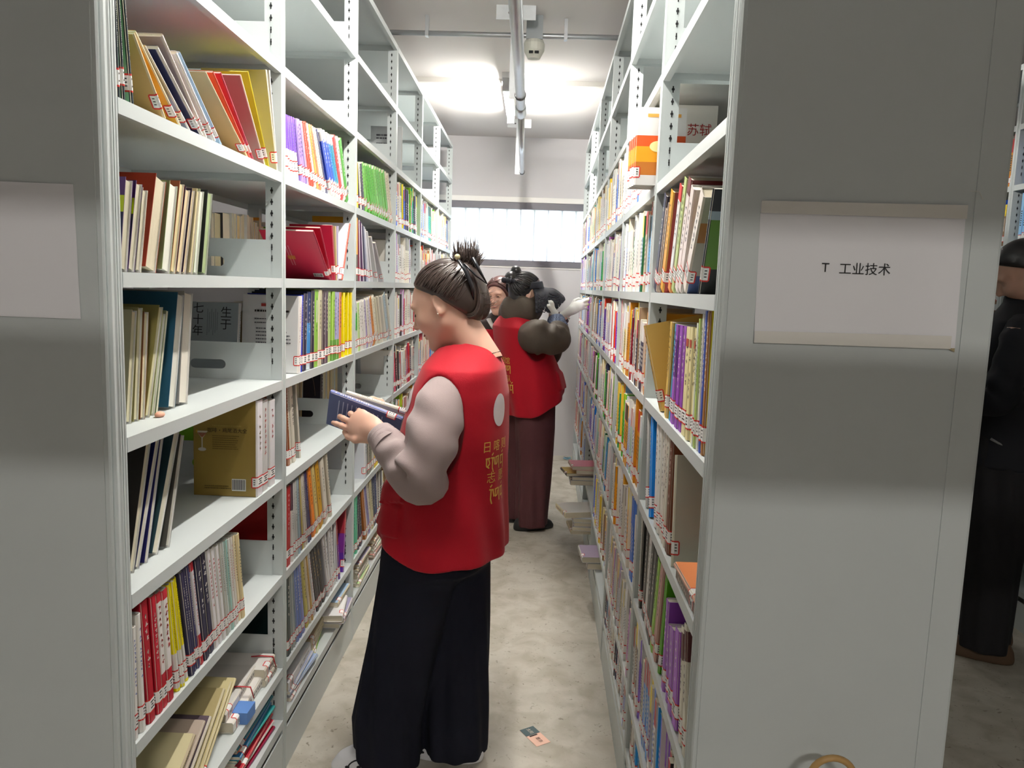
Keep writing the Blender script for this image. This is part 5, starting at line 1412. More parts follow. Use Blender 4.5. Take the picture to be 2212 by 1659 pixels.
# hair: swept back into a claw clip
def hair1(X, Y, Z):
    aY = np.abs(Y)
    d = ell(X, Y, Z, (-0.018, 0, 0.038), (0.106, 0.086, 0.097))
    d = smin(d, ell(X, Y, Z, (-0.075, 0, 0.0), (0.052, 0.062, 0.085)), 0.05)
    d = smin(d, ell(X, Y, Z, (-0.098, 0, 0.035), (0.042, 0.045, 0.062)), 0.03)
    cut = X - (0.062 - 0.55 * (0.085 - Z)) ; cut = np.maximum(cut, -1)
    face = np.minimum(0.052 - X + 0.0 * Z, 0)            # keep the face free
    line = X - np.interp(Z, [-0.10, -0.05, -0.01, 0.04, 0.075, 0.13], [-0.085, -0.062, -0.036, 0.006, 0.046, 0.085])
    d = smax(d, line, 0.012)
    d = smax(d, -ell(X, aY, Z, (-0.004, 0.095, -0.004), (0.030, 0.022, 0.040)), 0.008)
    return smax(d, -0.105 - Z + 0.35 * (X + 0.075), 0.02)
hv = net_mesh('hr', hair1, (-0.16, -0.10, -0.12), (0.11, 0.10, 0.15), 0.0032, xform(hB, hO))
st = MB(); r = random.Random(3); S_, E_ = [], []
clip = np.array((-0.095, 0.0, 0.055))
for k in range(420):
    sg = r.choice((1, -1, 1)); tt = r.random()
    z = -0.085 + 0.185 * tt; x = np.interp(z, [-0.10, -0.05, -0.01, 0.04, 0.075, 0.13], [-0.088, -0.065, -0.036, 0.004, 0.044, 0.08])
    y = sg * (0.07 * math.sqrt(max(0, 1 - ((z - 0.02) / 0.105) ** 2)) * r.uniform(0.35 if z > 0.05 else 0.8, 1))
    S_.append((x + 0.012 - 0.0, y, z - 0.02)); E_.append(clip + np.array((r.uniform(-0.02, 0.02), r.uniform(-0.03, 0.03), r.uniform(-0.03, 0.02))) * 1.0)
hair_strands(st, S_, E_, hO + hB @ np.array((-0.02, 0, 0.03)), hB, (0.108, 0.0885, 0.099), 0.006, 13, 0.0021, 5, 0.003)
# rolled back hair and nape locks
for k in range(170):
    sg = r.uniform(-1, 1); a0 = r.uniform(0.0, 0.5); pts = []
    for q in range(12):
        t = q / 11; an = -1.9 + 2.6 * t
        pts.append(hB @ np.array((-0.088 - 0.052 * math.cos(an) * (0.8 + 0.25 * a0), sg * 0.055 * (1 - 0.35 * t) , 0.005 + 0.098 * math.sin(an) * (0.8 + 0.3 * a0) + 0.012)) + hO)
    st.tube([tuple(p) for p in pts], [0.0022 * (0.5 + math.sin(math.pi * (0.1 + 0.85 * q / 11))) for q in range(12)], 5)
# upright tuft above the clip and loose wisps
tip0 = hO + hB @ np.array((-0.105, 0.0, 0.085))
for k in range(420):
    d = np.array((r.gauss(0.05, 0.32), r.gauss(-0.05, 0.2), r.uniform(0.6, 1.0))); L = r.uniform(0.05, 0.085) * (1.35 if abs(d[0]) < 0.15 else 0.8)
    p0 = tip0 + np.array((r.uniform(-0.025, 0.035), r.uniform(-0.02, 0.02), r.uniform(-0.02, 0.0)))
    st.tube([tuple(p0), tuple(p0 + d * L * 0.5 + (0, 0, 0.004)), tuple(p0 + d * L)], [0.0022, 0.0017, 0.0004], 4)
for k in range(14):
    p0 = hO + hB @ np.array((-0.12, r.uniform(-0.03, 0.04), r.uniform(-0.06, 0.0)))
    d = np.array((r.uniform(0.5, 1.0), r.uniform(-0.6, 0.1), r.uniform(-0.2, 0.5)))
    st.tube([tuple(p0), tuple(p0 + d * 0.03), tuple(p0 + d * 0.05 + (0, 0, 0.006))], [0.0008, 0.0006, 0.0003], 4)
hair_o = to_obj('hair', [hv, mb_vf(st)], HAIR, W1)
CLIP = mat('black_clip_plastic', '1a1c22', 0.3)
cc = hO + hB @ np.array((-0.125, 0.045, 0.06)); ex_ = np.array((0.75, -0.35, -0.5)); ex_ /= np.linalg.norm(ex_)
mb = MB(); mb.tube([tuple(cc + (-0.030, -0.018, 0.030)), tuple(cc + (-0.005, -0.026, 0.0)), tuple(cc + (0.014, -0.022, -0.045)), tuple(cc + (0.02, -0.012, -0.085))], [0.009, 0.012, 0.011, 0.005], 8, squash=0.5)
mb.tube([tuple(cc + (0.012, -0.004, 0.038)), tuple(cc + (0.034, -0.004, 0.0)), tuple(cc + (0.058, 0.0, -0.038))], [0.012, 0.010, 0.003], 8, squash=0.5)
mb.tube([tuple(cc + (-0.012, -0.02, 0.02)), tuple(cc + (0.024, -0.014, -0.014)), tuple(cc + (0.058, 0.0, -0.038))], [0.006, 0.006, 0.003], 8, squash=0.5)
cl = build('hair_clip', mb, CLIP, W1, smooth=True)
pp = cc + np.array((-0.030, -0.034, 0.038))
V_, F_ = net_mesh('p', lambda X, Y, Z: np.sqrt(X * X + Y * Y + Z * Z) - 0.0085, (-0.012,) * 3, (0.012,) * 3, 0.0015, lambda V: V + pp); to_obj('pearl_bead', [(V_, F_)], mat('gold_pearl', 'c9bf98', 0.3), cl)
# necklace cord
mb = MB(); nc = hB @ np.array((-0.052, 0, -0.165)) + hO
mb.tube([tuple(nc + np.array((0.064 * math.cos(a), 0.064 * math.sin(a), -0.012 + 0.012 * math.cos(a)))) for a in np.linspace(0, 6.28, 30)], 0.0014, 5, cap=False); build('necklace_cord', mb, mat('cord_dark', '2a1c18', 0.7), W1, smooth=True)
# red vest
def vest1(X, Y, Z):
    fo = 0.006 * np.sin(10 * np.arctan2(Y, X) + 5 * Z + 1.5 * np.sin(7 * Z)) * smoothstep(1.15, 0.75, Z) + 0.005 * wob(X, Y, Z, 16, 2)
    d = loft_sdf(X, Y, Z, [0.66, 0.70, 0.80, 0.95, 1.08, 1.2, 1.28, 1.33, 1.37], [0.015, 0.015, 0.010, -0.003, -0.016, -0.030, -0.042, -0.048, -0.05], [0] * 9,
                 [0.200, 0.200, 0.196, 0.178, 0.162, 0.146, 0.122, 0.092, 0.066], [0.225, 0.226, 0.222, 0.212, 0.208, 0.21, 0.205, 0.15, 0.075], 2.3) + fo
    d = smax(d, Z - (1.380 - 0.36 * np.abs(Y) - 0.15 * np.maximum(X, 0)), 0.07)
    hem = Z - (0.700 + 0.05 * smoothstep(0.05, 0.20, X) + 0.012 * smoothstep(0.0, -0.2, X))
    d = smax(d, -hem, 0.006)
    # big armholes
    for s in (1, -1):
        d = smax(d, -ell(X, s * Y, Z, (0.012, 0.225, 1.120), (0.088, 0.105, 0.158)), 0.006)
    # neck opening
    d = smax(d, -cone(X, Y, Z, (-0.030, 0, 1.335), (0.02, 0, 1.48), 0.058, 0.085), 0.006)
    # pocket with flap on the side front
    ang = np.arctan2(Y, X)
    pk = smoothstep(0.0, 0.03, ang - 0.28) * smoothstep(0.0, 0.03, 1.08 - ang)
    d = d - 0.010 * pk * smoothstep(0.0, 0.006, Z - 0.785) * smoothstep(0.0, 0.012, 0.885 - Z)
    d = d - 0.016 * smoothstep(0.0, 0.03, ang - 0.22) * smoothstep(0.0, 0.03, 1.15 - ang) * smoothstep(0.0, 0.006, Z - (0.872 + 0.05 * np.abs(ang - 0.7))) * smoothstep(0.0, 0.03, 0.945 - Z)
    return d
vest = to_obj('vest', [net_mesh('v', vest1, (-0.24, -0.28, 0.66), (0.24, 0.28, 1.42), 0.0052, tx)], VEST, W1)
vb = bvh_of(vest)
# sweater sleeves
SWE = mat('mauve_sweater', 'a39392', 0.8, bump=0.15, bscale=500, sheen=0.2, spec=0.2)
to_obj('sleeve', [sleeve([W(-0.02, 0.06, 1.235), W(-0.008, 0.15, 1.20), (-0.262, 2.125, 1.11), ELL, (-0.36, 2.145, 1.03), (-0.425, 2.205, 1.078)], [0.062, 0.074, 0.076, 0.072, 0.060, 0.040], wr=0.013, fold=(0.6, 0.22))], SWE, W1)
to_obj('sleeve', [sleeve([W(-0.02, -0.08, 1.27), W(-0.015, -0.155, 1.225), (-0.165, 2.53, 1.12), ELR, (-0.32, 2.50, 1.04), (-0.42, 2.435, 1.072)], [0.05, 0.058, 0.07, 0.066, 0.056, 0.040], wr=0.006)], SWE, W1)
cu = np.array((-0.425, 2.205, 1.078)); cd_ = np.array((-0.36, 2.145, 1.03)) - cu; cd_ /= np.linalg.norm(cd_)
to_obj('cuff', [sleeve([cu + cd_ * 0.05, cu + cd_ * 0.02, cu - cd_ * 0.008], [0.052, 0.046, 0.041], wr=0.0015, steps=14)], SWE, W1)
# collar of the sweater inside the vest
def coll(X, Y, Z):
    return np.maximum(np.abs(cone(X, Y, Z, (-0.012, 0, 1.27), (0.0, 0, 1.37), 0.095, 0.066)) - 0.004, np.maximum(1.27 - Z, Z - 1.352))
# trousers
def trou1(X, Y, Z):
    out = None
    for s, xb, yb_, top in ((1, -0.400, 2.265, -0.295), (-1, -0.195, 2.345, -0.225)):
        d = loft_sdf(X, Y, Z, [0.01, 0.05, 0.16, 0.40, 0.62, 0.80], [xb, xb, xb - 0.004, 0.6 * xb + 0.4 * top, 0.25 * xb + 0.75 * top, top], [yb_, yb_, yb_, yb_ * 0.6 + 0.4 * (2.335 - s * 0.06), 2.335 - s * 0.06, 2.335 - s * 0.05], [0.100, 0.104, 0.108, 0.112, 0.118, 0.12], [0.098, 0.100, 0.098, 0.10, 0.11, 0.115], 2.2)
        d = d + 0.005 * np.sin(9 * np.arctan2(Y - yb_, X - xb) + 4 * Z + s) * smoothstep(0.75, 0.1, Z)
        out = d if out is None else smin(out, d, 0.015)
    d = smin(out, loft_sdf(X, Y, Z, [0.6, 0.70, 0.85], [-0.262] * 3, [2.335] * 3, [0.14, 0.150, 0.14], [0.165, 0.18, 0.17], 2.3) + np.maximum(0, 0.66 - Z) * 1.5, 0.05)
    d = np.maximum(d, Z - 0.86)
    return smax(d, 0.020 - Z + 0.03 * smoothstep(-0.44, -0.49, X), 0.006)
to_obj('trousers', [net_mesh('t', trou1, (-0.56, 2.10, 0.0), (-0.05, 2.56, 0.88), 0.0062)], mat('navy_black_trousers', '141622', 0.85, bump=0.08, bscale=400, spec=0.2), W1)
# clog shoes
def shoe_sdf(X, Y, Z):
    d = loft_sdf(X, Y, Z, [0.0, 0.02, 0.05, 0.075, 0.10], [0.0, 0.0, -0.008, -0.03, -0.045], [0] * 5, [0.135, 0.138, 0.125, 0.09, 0.06], [0.048, 0.050, 0.047, 0.040, 0.034], 2.4)
    d = smax(d, Z - (0.098 - 0.28 * np.maximum(X + 0.02, 0) - 0.0 * Y), 0.02)
    return smax(d, -Z + 0.001, 0.004)
CLOG = mat('white_clog', 'dfe0e4', 0.5)
for i, (s, x0, y0) in enumerate(((1, -0.440, 2.265), (-1, -0.235, 2.335))):
    c0 = np.array((x0, y0, 0.0)); yawd = math.radians(-4 - 12 * s)
    sB = basis((-math.cos(yawd), math.sin(yawd), 0))
    so = to_obj('shoe', [net_mesh('s', shoe_sdf, (-0.15, -0.06, 0.0), (0.15, 0.06, 0.11), 0.0038, xform(sB, c0))], CLOG, W1)
    hb = bvh_of(so); mb = MB()
    for k in range(6):
        for side_ in (0.6, -0.6):
            pass
    for k in range(5):
        q = sB @ np.array((0.09 - 0.035 * k, 0.12, 0.030)) + c0; hh = hb.ray_cast(Vector(q), Vector(sB @ np.array((0.0, -1, 0.0))), 0.3)
        if hh[0] is not None:
            n_ = hh[1]; t_ = n_.cross(Vector((0, 0, 1))).normalized(); u_ = n_.cross(t_)
            mb.poly([tuple(hh[0] + n_ * 0.0008 + t_ * 0.0075 * math.cos(a) + u_ * 0.0045 * math.sin(a)) for a in np.linspace(0, 6.28, 10)[:-1]])
    build('vent_hole', mb, DARK, so)['kind'] = 'stuff'
    if s == 1:
        mb = MB(); mb.tube([tuple(sB @ np.array((0.06, 0.052 + 0.01 * math.sin(a), 0.035 + 0.022 * math.cos(a))) + c0 + np.array((-0.03 * math.sin(a), 0, 0))) for a in np.linspace(0, 6.28, 20)], 0.0022, 6, cap=False); build('strap', mb, DARK, so, smooth=True)
# printing on the back of the vest
back = tB @ np.array((-1, 0, 0)); ex_t = tB @ np.array((0.0, -1, 0))
def vtext(body, size, y, z, nm='vest_lettering'):
    # y: lateral position on the back (left side of the wearer positive)
    org = np.array(W(-0.16, y, z)); n = tB @ np.array((-0.80, 0.60, 0)); ex = np.cross((0, 0, 1), n)
    return conform_text(nm, body, size, vb, org, ex, (0, 0, 1), GOLDT, vest)
vtext('日', 0.036, 0.175, 1.06); vtext('喀', 0.036, 0.120, 1.06); vtext('则', 0.036, 0.065, 1.06)
vtext('志', 0.036, 0.150, 0.968); vtext('愿', 0.036, 0.085, 0.968)
TIB = [[(0, 0.5), (0.25, 0.52)], [(0.05, 0.5), (0.05, 0.2), (0.2, 0.1)], [(0.15, 0.5), (0.22, 0.3), (0.1, 0.15)], [(0.3, 0.52), (0.55, 0.5)], [(0.4, 0.5), (0.38, 0.1), (0.45, -0.1)], [(0.5, 0.5), (0.55, 0.2)], [(0.6, 0.5), (0.9, 0.53)], [(0.65, 0.5), (0.62, 0.2), (0.75, 0.25), (0.8, 0.45)], [(0.88, 0.5), (0.9, 0.0)], [(1.0, 0.5), (1.3, 0.52)], [(1.08, 0.5), (1.05, 0.15), (1.2, 0.2)], [(1.25, 0.5), (1.28, -0.05)], [(1.15, 0.62), (1.25, 0.72)], [(0.35, 0.62), (0.45, 0.72)]]
vtext(stroke_mesh(TIB, 0.07, 0.07), 0.034, 0.180, 0.992); vtext(stroke_mesh([[(x, y) for x, y in s] for s in TIB[3:]], 0.07, 0.07), 0.034, 0.185, 0.898)
# white round emblem on the back and the chest badge
def disc(cy_, cz_, ry, rz, yaw_n, m, nm):
    mb = MB(); n = 28
    ring = [(0, 0)] + [(ry * math.cos(a), rz * math.sin(a)) for a in np.linspace(0, 2 * math.pi, n + 1)]
    mesh_ = bpy.data.meshes.new(nm); mesh_.from_pydata([(a, b, 0) for a, b in ring], [], [(0, i, i + 1) for i in range(1, n + 1)])
    nrm = tB @ np.array(yaw_n); ex = np.cross((0, 0, 1), nrm)
    return conform_text(nm, mesh_, 0.03, vb, np.array(W(-0.16 if yaw_n[0] < 0 else 0.1, cy_, cz_)), ex, (0, 0, 1), m, vest)
disc(0.105, 1.165, 0.036, 0.048, (-0.80, 0.60, 0), mat('emblem_white', 'd9d4d8', 0.6), 'round_emblem')
disc(0.10, 1.185, 0.030, 0.040, (0.80, 0.60, 0), MATS['emblem_white'], 'round_emblem')
# books in her hands
def held_book(org, e1, e2, w, l, t, sp, cv, label, fl=''):
    global SEED
    SEED += 1
    e1 = Vector(e1).normalized(); e2 = Vector(e2); e2 = (e2 - e1 * e2.dot(e1)).normalized(); n = e1.cross(e2)
    M = Matrix(((e2.x, n.x, e1.x, org[0]), (e2.y, n.y, e1.y, org[1]), (e2.z, n.z, e1.z, org[2]), (0, 0, 0, 1)))
    return make_book(M, t, l, w, sp, cv, fl, label, 'books held by people', SEED)
bk = held_book((-0.375, 2.29, 1.118), (-0.235, 0.01, 0.078), (-0.08, 0.55, -0.75), 0.15, 0.235, 0.016, '3c4a8c', '4a5684', 'blue book with white lines held by the reading woman', 'wht')
on_cover_quads(bk, 'cover_print', lambda x, z: (x, -0.0088, z), [(0.02 + 0.0 * k, 0.06 + 0.014 * k, 0.11, 0.063 + 0.014 * k, lin('a8b0d0')) for k in range(11)], PRINT)
on_cover_quads(bk, 'cover_print', lambda x, z: (x, 0.0088, z), [(0.02 + 0.0 * k, 0.06 + 0.014 * k, 0.11, 0.063 + 0.014 * k, lin('a8b0d0')) for k in range(11)], PRINT)
held_book((-0.345, 2.335, 1.128), (-0.235, 0.02, 0.060), (-0.08, 0.55, -0.75), 0.14, 0.225, 0.014, 'e0d8c8', 'd8d0c0', 'cream book held behind the blue one by the reading woman')
# ------------------------------------------------------------------ the woman in the visor, reaching to the right shelf
GLOVE = mat('white_cotton_glove', 'd6d6d2', 0.85, bump=0.15, bscale=350)
BROWN = mat('olive_brown_jacket', '4a4036', 0.7, bump=0.1, bscale=200, noise=0.06, nscale=8)
BLK = mat('black_visor_cloth', '1c1e2a', 0.7, bump=0.1, bscale=300)
def hand_frame(x, z):
    x = np.array(x, float); x /= np.linalg.norm(x); z = np.array(z, float); z -= x * (z @ x); z /= np.linalg.norm(z)
    return np.stack([x, np.cross(z, x), z], 1)
W2 = empty('person', (0.0, 4.8, 0), 'woman in black visor and red vest beside the right bookcase', 'person', 'volunteers in red vests')
yw = math.radians(24); t2B = basis((math.cos(yw), math.sin(yw), 0)); t2O = np.array((-0.005, 4.82, 0.0)); t2x = xform(t2B, t2O)
def Q(x, y, z): return tuple(t2x(np.array([[x, y, z]]))[0])
h2B = basis((0.90, 0.38, -0.14)); h2O = np.array((-0.035, 4.80, 1.488))
def body2(X, Y, Z):
    d = loft_sdf(X, Y, Z, [0.75, 0.95, 1.1, 1.25, 1.33], [0.02, 0.0, -0.04, -0.08, -0.08], [0] * 5, [0.10, 0.09, 0.10, 0.085, 0.05], [0.15, 0.13, 0.145, 0.15, 0.08]); d = np.maximum(d, np.maximum(0.75 - Z, Z - 1.36))
    for s in (1, -1): d = smin(d, chain(X, Y, Z, [(0.02, s * 0.08, 0.80), (0.02, s * 0.08, 0.45), (0.02, s * 0.07, 0.06)], [0.075, 0.05, 0.035]), 0.03)
    return d
aR = MB(); aR.tube([Q(-0.08, -0.12, 1.24), (0.135, 4.60, 1.23), (0.135, 4.72, 1.36)], [0.045, 0.036, 0.026], 10)
aL = MB(); aL.tube([Q(-0.06, 0.16, 1.29), (0.12, 4.95, 1.08), (0.17, 4.80, 1.20)], [0.045, 0.036, 0.026], 10)
to_obj('body', [head_mesh(h2B, h2O, 0.0045), net_mesh('b', body2, (-0.25, -0.25, 0.0), (0.2, 0.25, 1.38), 0.014, t2x), mb_vf(aR), mb_vf(aL)], SKIN, W2)
def hair2(X, Y, Z):
    d = ell(X, Y, Z, (-0.016, 0, 0.036), (0.108, 0.088, 0.098)); d = smax(d, X - np.interp(Z, [-0.10, -0.04, 0.02, 0.09], [-0.04, -0.02, 0.0, 0.08]), 0.012)
    d = smin(d, ell(X, Y, Z, (-0.05, 0, -0.055), (0.055, 0.07, 0.06)), 0.03)
    d = smin(d, ell(X, Y, Z, (-0.118, 0, 0.075), (0.036, 0.042, 0.040)), 0.01)
    return smin(d, ell(X, Y, Z, (-0.09, 0.0, 0.125), (0.032, 0.034, 0.030)), 0.01)
st2 = MB(); r = random.Random(8); S_, E_ = [], []
for k in range(130):
    z = r.uniform(-0.07, 0.09); x = np.interp(z, [-0.10, -0.04, 0.02, 0.09], [-0.06, -0.03, 0.01, 0.08]); y = r.choice((1, -1, -1)) * 0.075 * math.sqrt(max(0.05, 1 - (z / 0.11) ** 2))
    S_.append((x, y, z)); E_.append((-0.11, r.uniform(-0.03, 0.03), 0.05 + r.uniform(-0.03, 0.03)))
hair_strands(st2, S_, E_, h2O + h2B @ np.array((-0.016, 0, 0.03)), h2B, (0.109, 0.090, 0.099), 0.004, 10, 0.0026, 9)
to_obj('hair', [net_mesh('hr', hair2, (-0.17, -0.1, -0.12), (0.11, 0.1, 0.16), 0.0045, xform(h2B, h2O)), mb_vf(st2)], HAIR2, W2)
# round scrunchie and visor
def scr(X, Y, Z): return np.sqrt((np.sqrt((X + 0.115) ** 2 * 1.0 + Y * Y) - 0.040) ** 2 + (Z - 0.055) ** 2) - 0.015 + 0.004 * np.sin(14 * np.arctan2(Y, X + 0.115))
to_obj('hair_scrunchie', [net_mesh('sc', scr, (-0.19, -0.07, 0.02), (-0.04, 0.07, 0.09), 0.004, xform(h2B, h2O))], BLK, W2)
def visor(X, Y, Z):
    zc = 0.040 + 0.25 * (X + 0.02)
    band = np.maximum(np.abs(ell(X, Y, Z, (-0.014, 0, 0.034), (0.116, 0.094, 0.104))) - 0.004, np.abs(Z - zc + 0.0) - 0.022)
    band = np.maximum(band, -0.02 - X)
    # drooping pleated brim
    rr = np.sqrt(((X - 0.03) / 1.15) ** 2 + (Y / 0.9) ** 2); ang = np.arctan2(Y, X - 0.03)
    brim = np.abs(Z - (0.050 + 0.05 * (rr - 0.08) - 4.2 * Y * Y - 2.0 * np.maximum(rr - 0.13, 0) ** 1.5 + 0.008 * np.sin(8 * ang) * smoothstep(0.09, 0.16, rr))) - 0.0045
    brim = np.maximum(brim, np.maximum(rr - 0.20, 0.070 - rr)); brim = np.maximum(brim, -X + 0.01)
    return smin(band, brim, 0.008)
to_obj('sun_visor', [net_mesh('vz', visor, (-0.1, -0.22, -0.16), (0.30, 0.22, 0.12), 0.0048, xform(h2B, h2O + np.array((0, 0, 0.004))))], BLK, W2)
def scarf(X, Y, Z): return np.sqrt((np.sqrt(X * X + (Y / 1.1) ** 2) - 0.080) ** 2 + ((Z - 0.12 * X) / 1.5) ** 2) - 0.054 + 0.007 * np.sin(5 * np.arctan2(Y, X) + 20 * Z)
to_obj('scarf_collar', [net_mesh('sf', scarf, (-0.16, -0.17, -0.11), (0.16, 0.17, 0.11), 0.006, lambda V: V @ t2B.T + np.array(Q(-0.065, 0, 1.385)))], BROWN, W2)
def vest2(X, Y, Z):
    fo = 0.007 * np.sin(9 * np.arctan2(Y, X) + 9 * Z) * smoothstep(1.2, 0.8, Z) + 0.006 * wob(X, Y, Z, 17, 5)
    d = loft_sdf(X, Y, Z, [0.70, 0.80, 0.90, 1.05, 1.18, 1.28, 1.34, 1.39], [0.035, 0.035, 0.025, -0.01, -0.05, -0.085, -0.09, -0.09], [0] * 8, [0.165, 0.185, 0.198, 0.180, 0.155, 0.130, 0.10, 0.07], [0.22, 0.23, 0.23, 0.215, 0.215, 0.205, 0.15, 0.08], 2.3) + fo
    d = smax(d, Z - (1.40 - 0.36 * np.abs(Y)), 0.07)
    d = smax(d, -(Z - (0.735 + 0.55 * np.maximum(X, -0.05) + 0.02)), 0.008)
    for s in (1, -1): d = smax(d, -ell(X, s * Y, Z, (-0.03, 0.23, 1.20), (0.085, 0.10, 0.12)), 0.006)
    d = smax(d, -cone(X, Y, Z, (-0.075, 0, 1.36), (-0.06, 0, 1.5), 0.06, 0.08), 0.006)
    ang = np.arctan2(-Y, X)
    return d - 0.014 * smoothstep(0, 0.04, ang - 0.45) * smoothstep(0, 0.04, 1.1 - ang) * smoothstep(0, 0.01, Z - 0.90) * smoothstep(0, 0.03, 1.03 - Z)
v2 = to_obj('vest', [net_mesh('v', vest2, (-0.26, -0.27, 0.70), (0.26, 0.27, 1.43), 0.0065, t2x)], VEST, W2)
v2b = bvh_of(v2)
def vtext2(body, size, y, z):
    n = t2B @ np.array((-0.85, -0.53, 0)); ex = np.cross((0, 0, 1), n)
    return conform_text('vest_lettering', body, size, v2b, np.array(Q(-0.2, y, z)), ex, (0, 0, 1), GOLDT, v2)
vtext2('书馆', 0.046, -0.085, 1.075); vtext2('务队', 0.046, -0.095, 0.965); vtext2(stroke_mesh(TIB[:9], 0.09, 0.07), 0.04, -0.045, 1.0); vtext2(stroke_mesh([[(x - 0.3, y) for x, y in s] for s in TIB[4:]], 0.09, 0.07), 0.04, -0.06, 0.885)
to_obj('sleeve', [sleeve([Q(-0.075, -0.06, 1.24), Q(-0.05, -0.15, 1.225), (0.045, 4.575, 1.235), (0.155, 4.59, 1.225), (0.165, 4.67, 1.29)], [0.07, 0.095, 0.102, 0.092, 0.056], wr=0.011, fold=(0.6, 0.3), n=32, steps=50)], BROWN, W2)
to_obj('sleeve', [sleeve([Q(-0.06, 0.08, 1.29), Q(-0.04, 0.16, 1.25), (0.06, 4.98, 1.16), (0.12, 4.95, 1.08), (0.165, 4.84, 1.16)], [0.055, 0.07, 0.075, 0.07, 0.05], wr=0.009, n=28, steps=40)], BROWN, W2)
def check_mat():
    m = bpy.data.materials.new('checked_cuff'); m.use_nodes = True; nt = m.node_tree; b = nt.nodes['Principled BSDF']; b.inputs['Roughness'].default_value = 0.8
    tc = nt.nodes.new('ShaderNodeTexCoord'); ck = nt.nodes.new('ShaderNodeTexChecker'); ck.inputs['Scale'].default_value = 150
    ck.inputs[1].default_value = (*lin('7c8ca8'), 1); ck.inputs[2].default_value = (*lin('26304c'), 1)
    nt.links.new(tc.outputs['Object'], ck.inputs[0]); nt.links.new(ck.outputs[0], b.inputs['Base Color']); return m
to_obj('checked_cuff', [sleeve([(0.150, 4.665, 1.245), (0.160, 4.69, 1.30), (0.150, 4.715, 1.352)], [0.062, 0.066, 0.044], wr=0.004, n=28, steps=24)], check_mat(), W2)
g1 = hand_mesh(hand_frame((-0.25, 0.25, 0.85), (0.9, -0.3, 0.3)), (0.146, 4.72, 1.355), [(45, 50, 30)] * 4, [(0.06, 0.05, -0.01), (0.085, 0.045, -0.03), (0.10, 0.035, -0.045)], res=0.004, fat=1.12, s=0.95)
to_obj('glove', [g1], GLOVE, W2)
g2 = hand_mesh(hand_frame((0.55, -0.5, 0.55), (0.5, -0.75, -0.3)), (0.150, 4.80, 1.165), [(45, 55, 35)] * 4, [(0.05, 0.055, -0.01), (0.075, 0.055, -0.03), (0.09, 0.045, -0.045)], res=0.004, fat=1.12, s=0.95)
to_obj('glove', [g2], GLOVE, W2)
def trou2(X, Y, Z):
    out = None
    for s in (1, -1):
        d = loft_sdf(X, Y, Z, [0.03, 0.12, 0.40, 0.65, 0.85], [0.02, 0.02, 0.03, 0.03, 0.03], [s * 0.095, s * 0.095, s * 0.09, s * 0.08, s * 0.06], [0.098, 0.100, 0.108, 0.125, 0.13], [0.098, 0.10, 0.10, 0.105, 0.11]) + 0.006 * np.sin(8 * np.arctan2(Y - s * 0.09, X) + 3 * Z) * smoothstep(0.8, 0.2, Z)
        out = d if out is None else smin(out, d, 0.03)
    return np.maximum(out, np.maximum(0.03 - Z, Z - 0.9))
to_obj('trousers', [net_mesh('t', trou2, (-0.2, -0.25, 0.0), (0.24, 0.25, 0.92), 0.008, t2x)], mat('maroon_trousers', '4a2226', 0.85, bump=0.15, bscale=120, noise=0.08, nscale=20), W2)
for s in (1, -1): to_obj('shoe', [net_mesh('s', shoe_sdf, (-0.15, -0.06, 0.0), (0.15, 0.06, 0.11), 0.006, xform(t2B, np.array(Q(0.04, s * 0.09, 0))))], mat('black_shoe', '1a1a1c', 0.5), W2)

# ------------------------------------------------------------------ the woman behind her
W3 = empty('person', (-0.24, 5.3, 0), 'woman with reddish hair behind the visor woman, holding a book', 'person', 'volunteers in red vests')
h3B = basis((-0.42, -0.86, -0.20)); h3O = np.array((-0.212, 5.235, 1.462))
y3 = math.radians(-112); t3B = basis((math.cos(y3), math.sin(y3), 0)); t3O = np.array((-0.20, 5.33, 0)); t3x = xform(t3B, t3O)
def T3(x, y, z): return tuple(t3x(np.array([[x, y, z]]))[0])
def body3(X, Y, Z):
    d = loft_sdf(X, Y, Z, [0.75, 0.95, 1.1, 1.25, 1.30], [0, 0, 0, 0, 0], [0] * 5, [0.10, 0.09, 0.10, 0.085, 0.05], [0.15, 0.13, 0.145, 0.15, 0.08]); return np.maximum(d, np.maximum(0.75 - Z, Z - 1.32))
aR = MB(); aR.tube([T3(0, -0.16, 1.27), T3(0.03, -0.22, 1.02), (-0.335, 5.12, 1.10)], [0.045, 0.036, 0.026], 10)
aL = MB(); aL.tube([T3(0, 0.16, 1.27), (0.12, 5.27, 1.24), (0.262, 5.21, 1.372)], [0.045, 0.036, 0.027], 10)
to_obj('body', [head_mesh(h3B, h3O, 0.0036, mouth=0.0), net_mesh('b', body3, (-0.2, -0.25, 0.7), (0.2, 0.25, 1.36), 0.014, t3x), mb_vf(aR), mb_vf(aL)], SKIN, W3)
for sg in (1, -1):
    on_head(h3B, h3O, [(0.0885, sg * 0.016, 0.034), (0.086, sg * 0.028, 0.040), (0.076, sg * 0.043, 0.034)], [0.0022, 0.003, 0.0014], FACEP, 'eyebrow', W3)
    on_head(h3B, h3O, [(0.0862, sg * 0.019, 0.009), (0.0872, sg * 0.031, 0.011), (0.079, sg * 0.045, 0.009)], [0.0016, 0.0034, 0.0014], mat('dark_eye', '1c1412', 0.3), 'eye', W3)
on_head(h3B, h3O, [(0.084, 0.018, -0.0585), (0.0945, 0.0, -0.0590), (0.084, -0.018, -0.0585)], [0.003, 0.005, 0.003], mat('lip_pink', 'b4706a', 0.5), 'lips', W3)
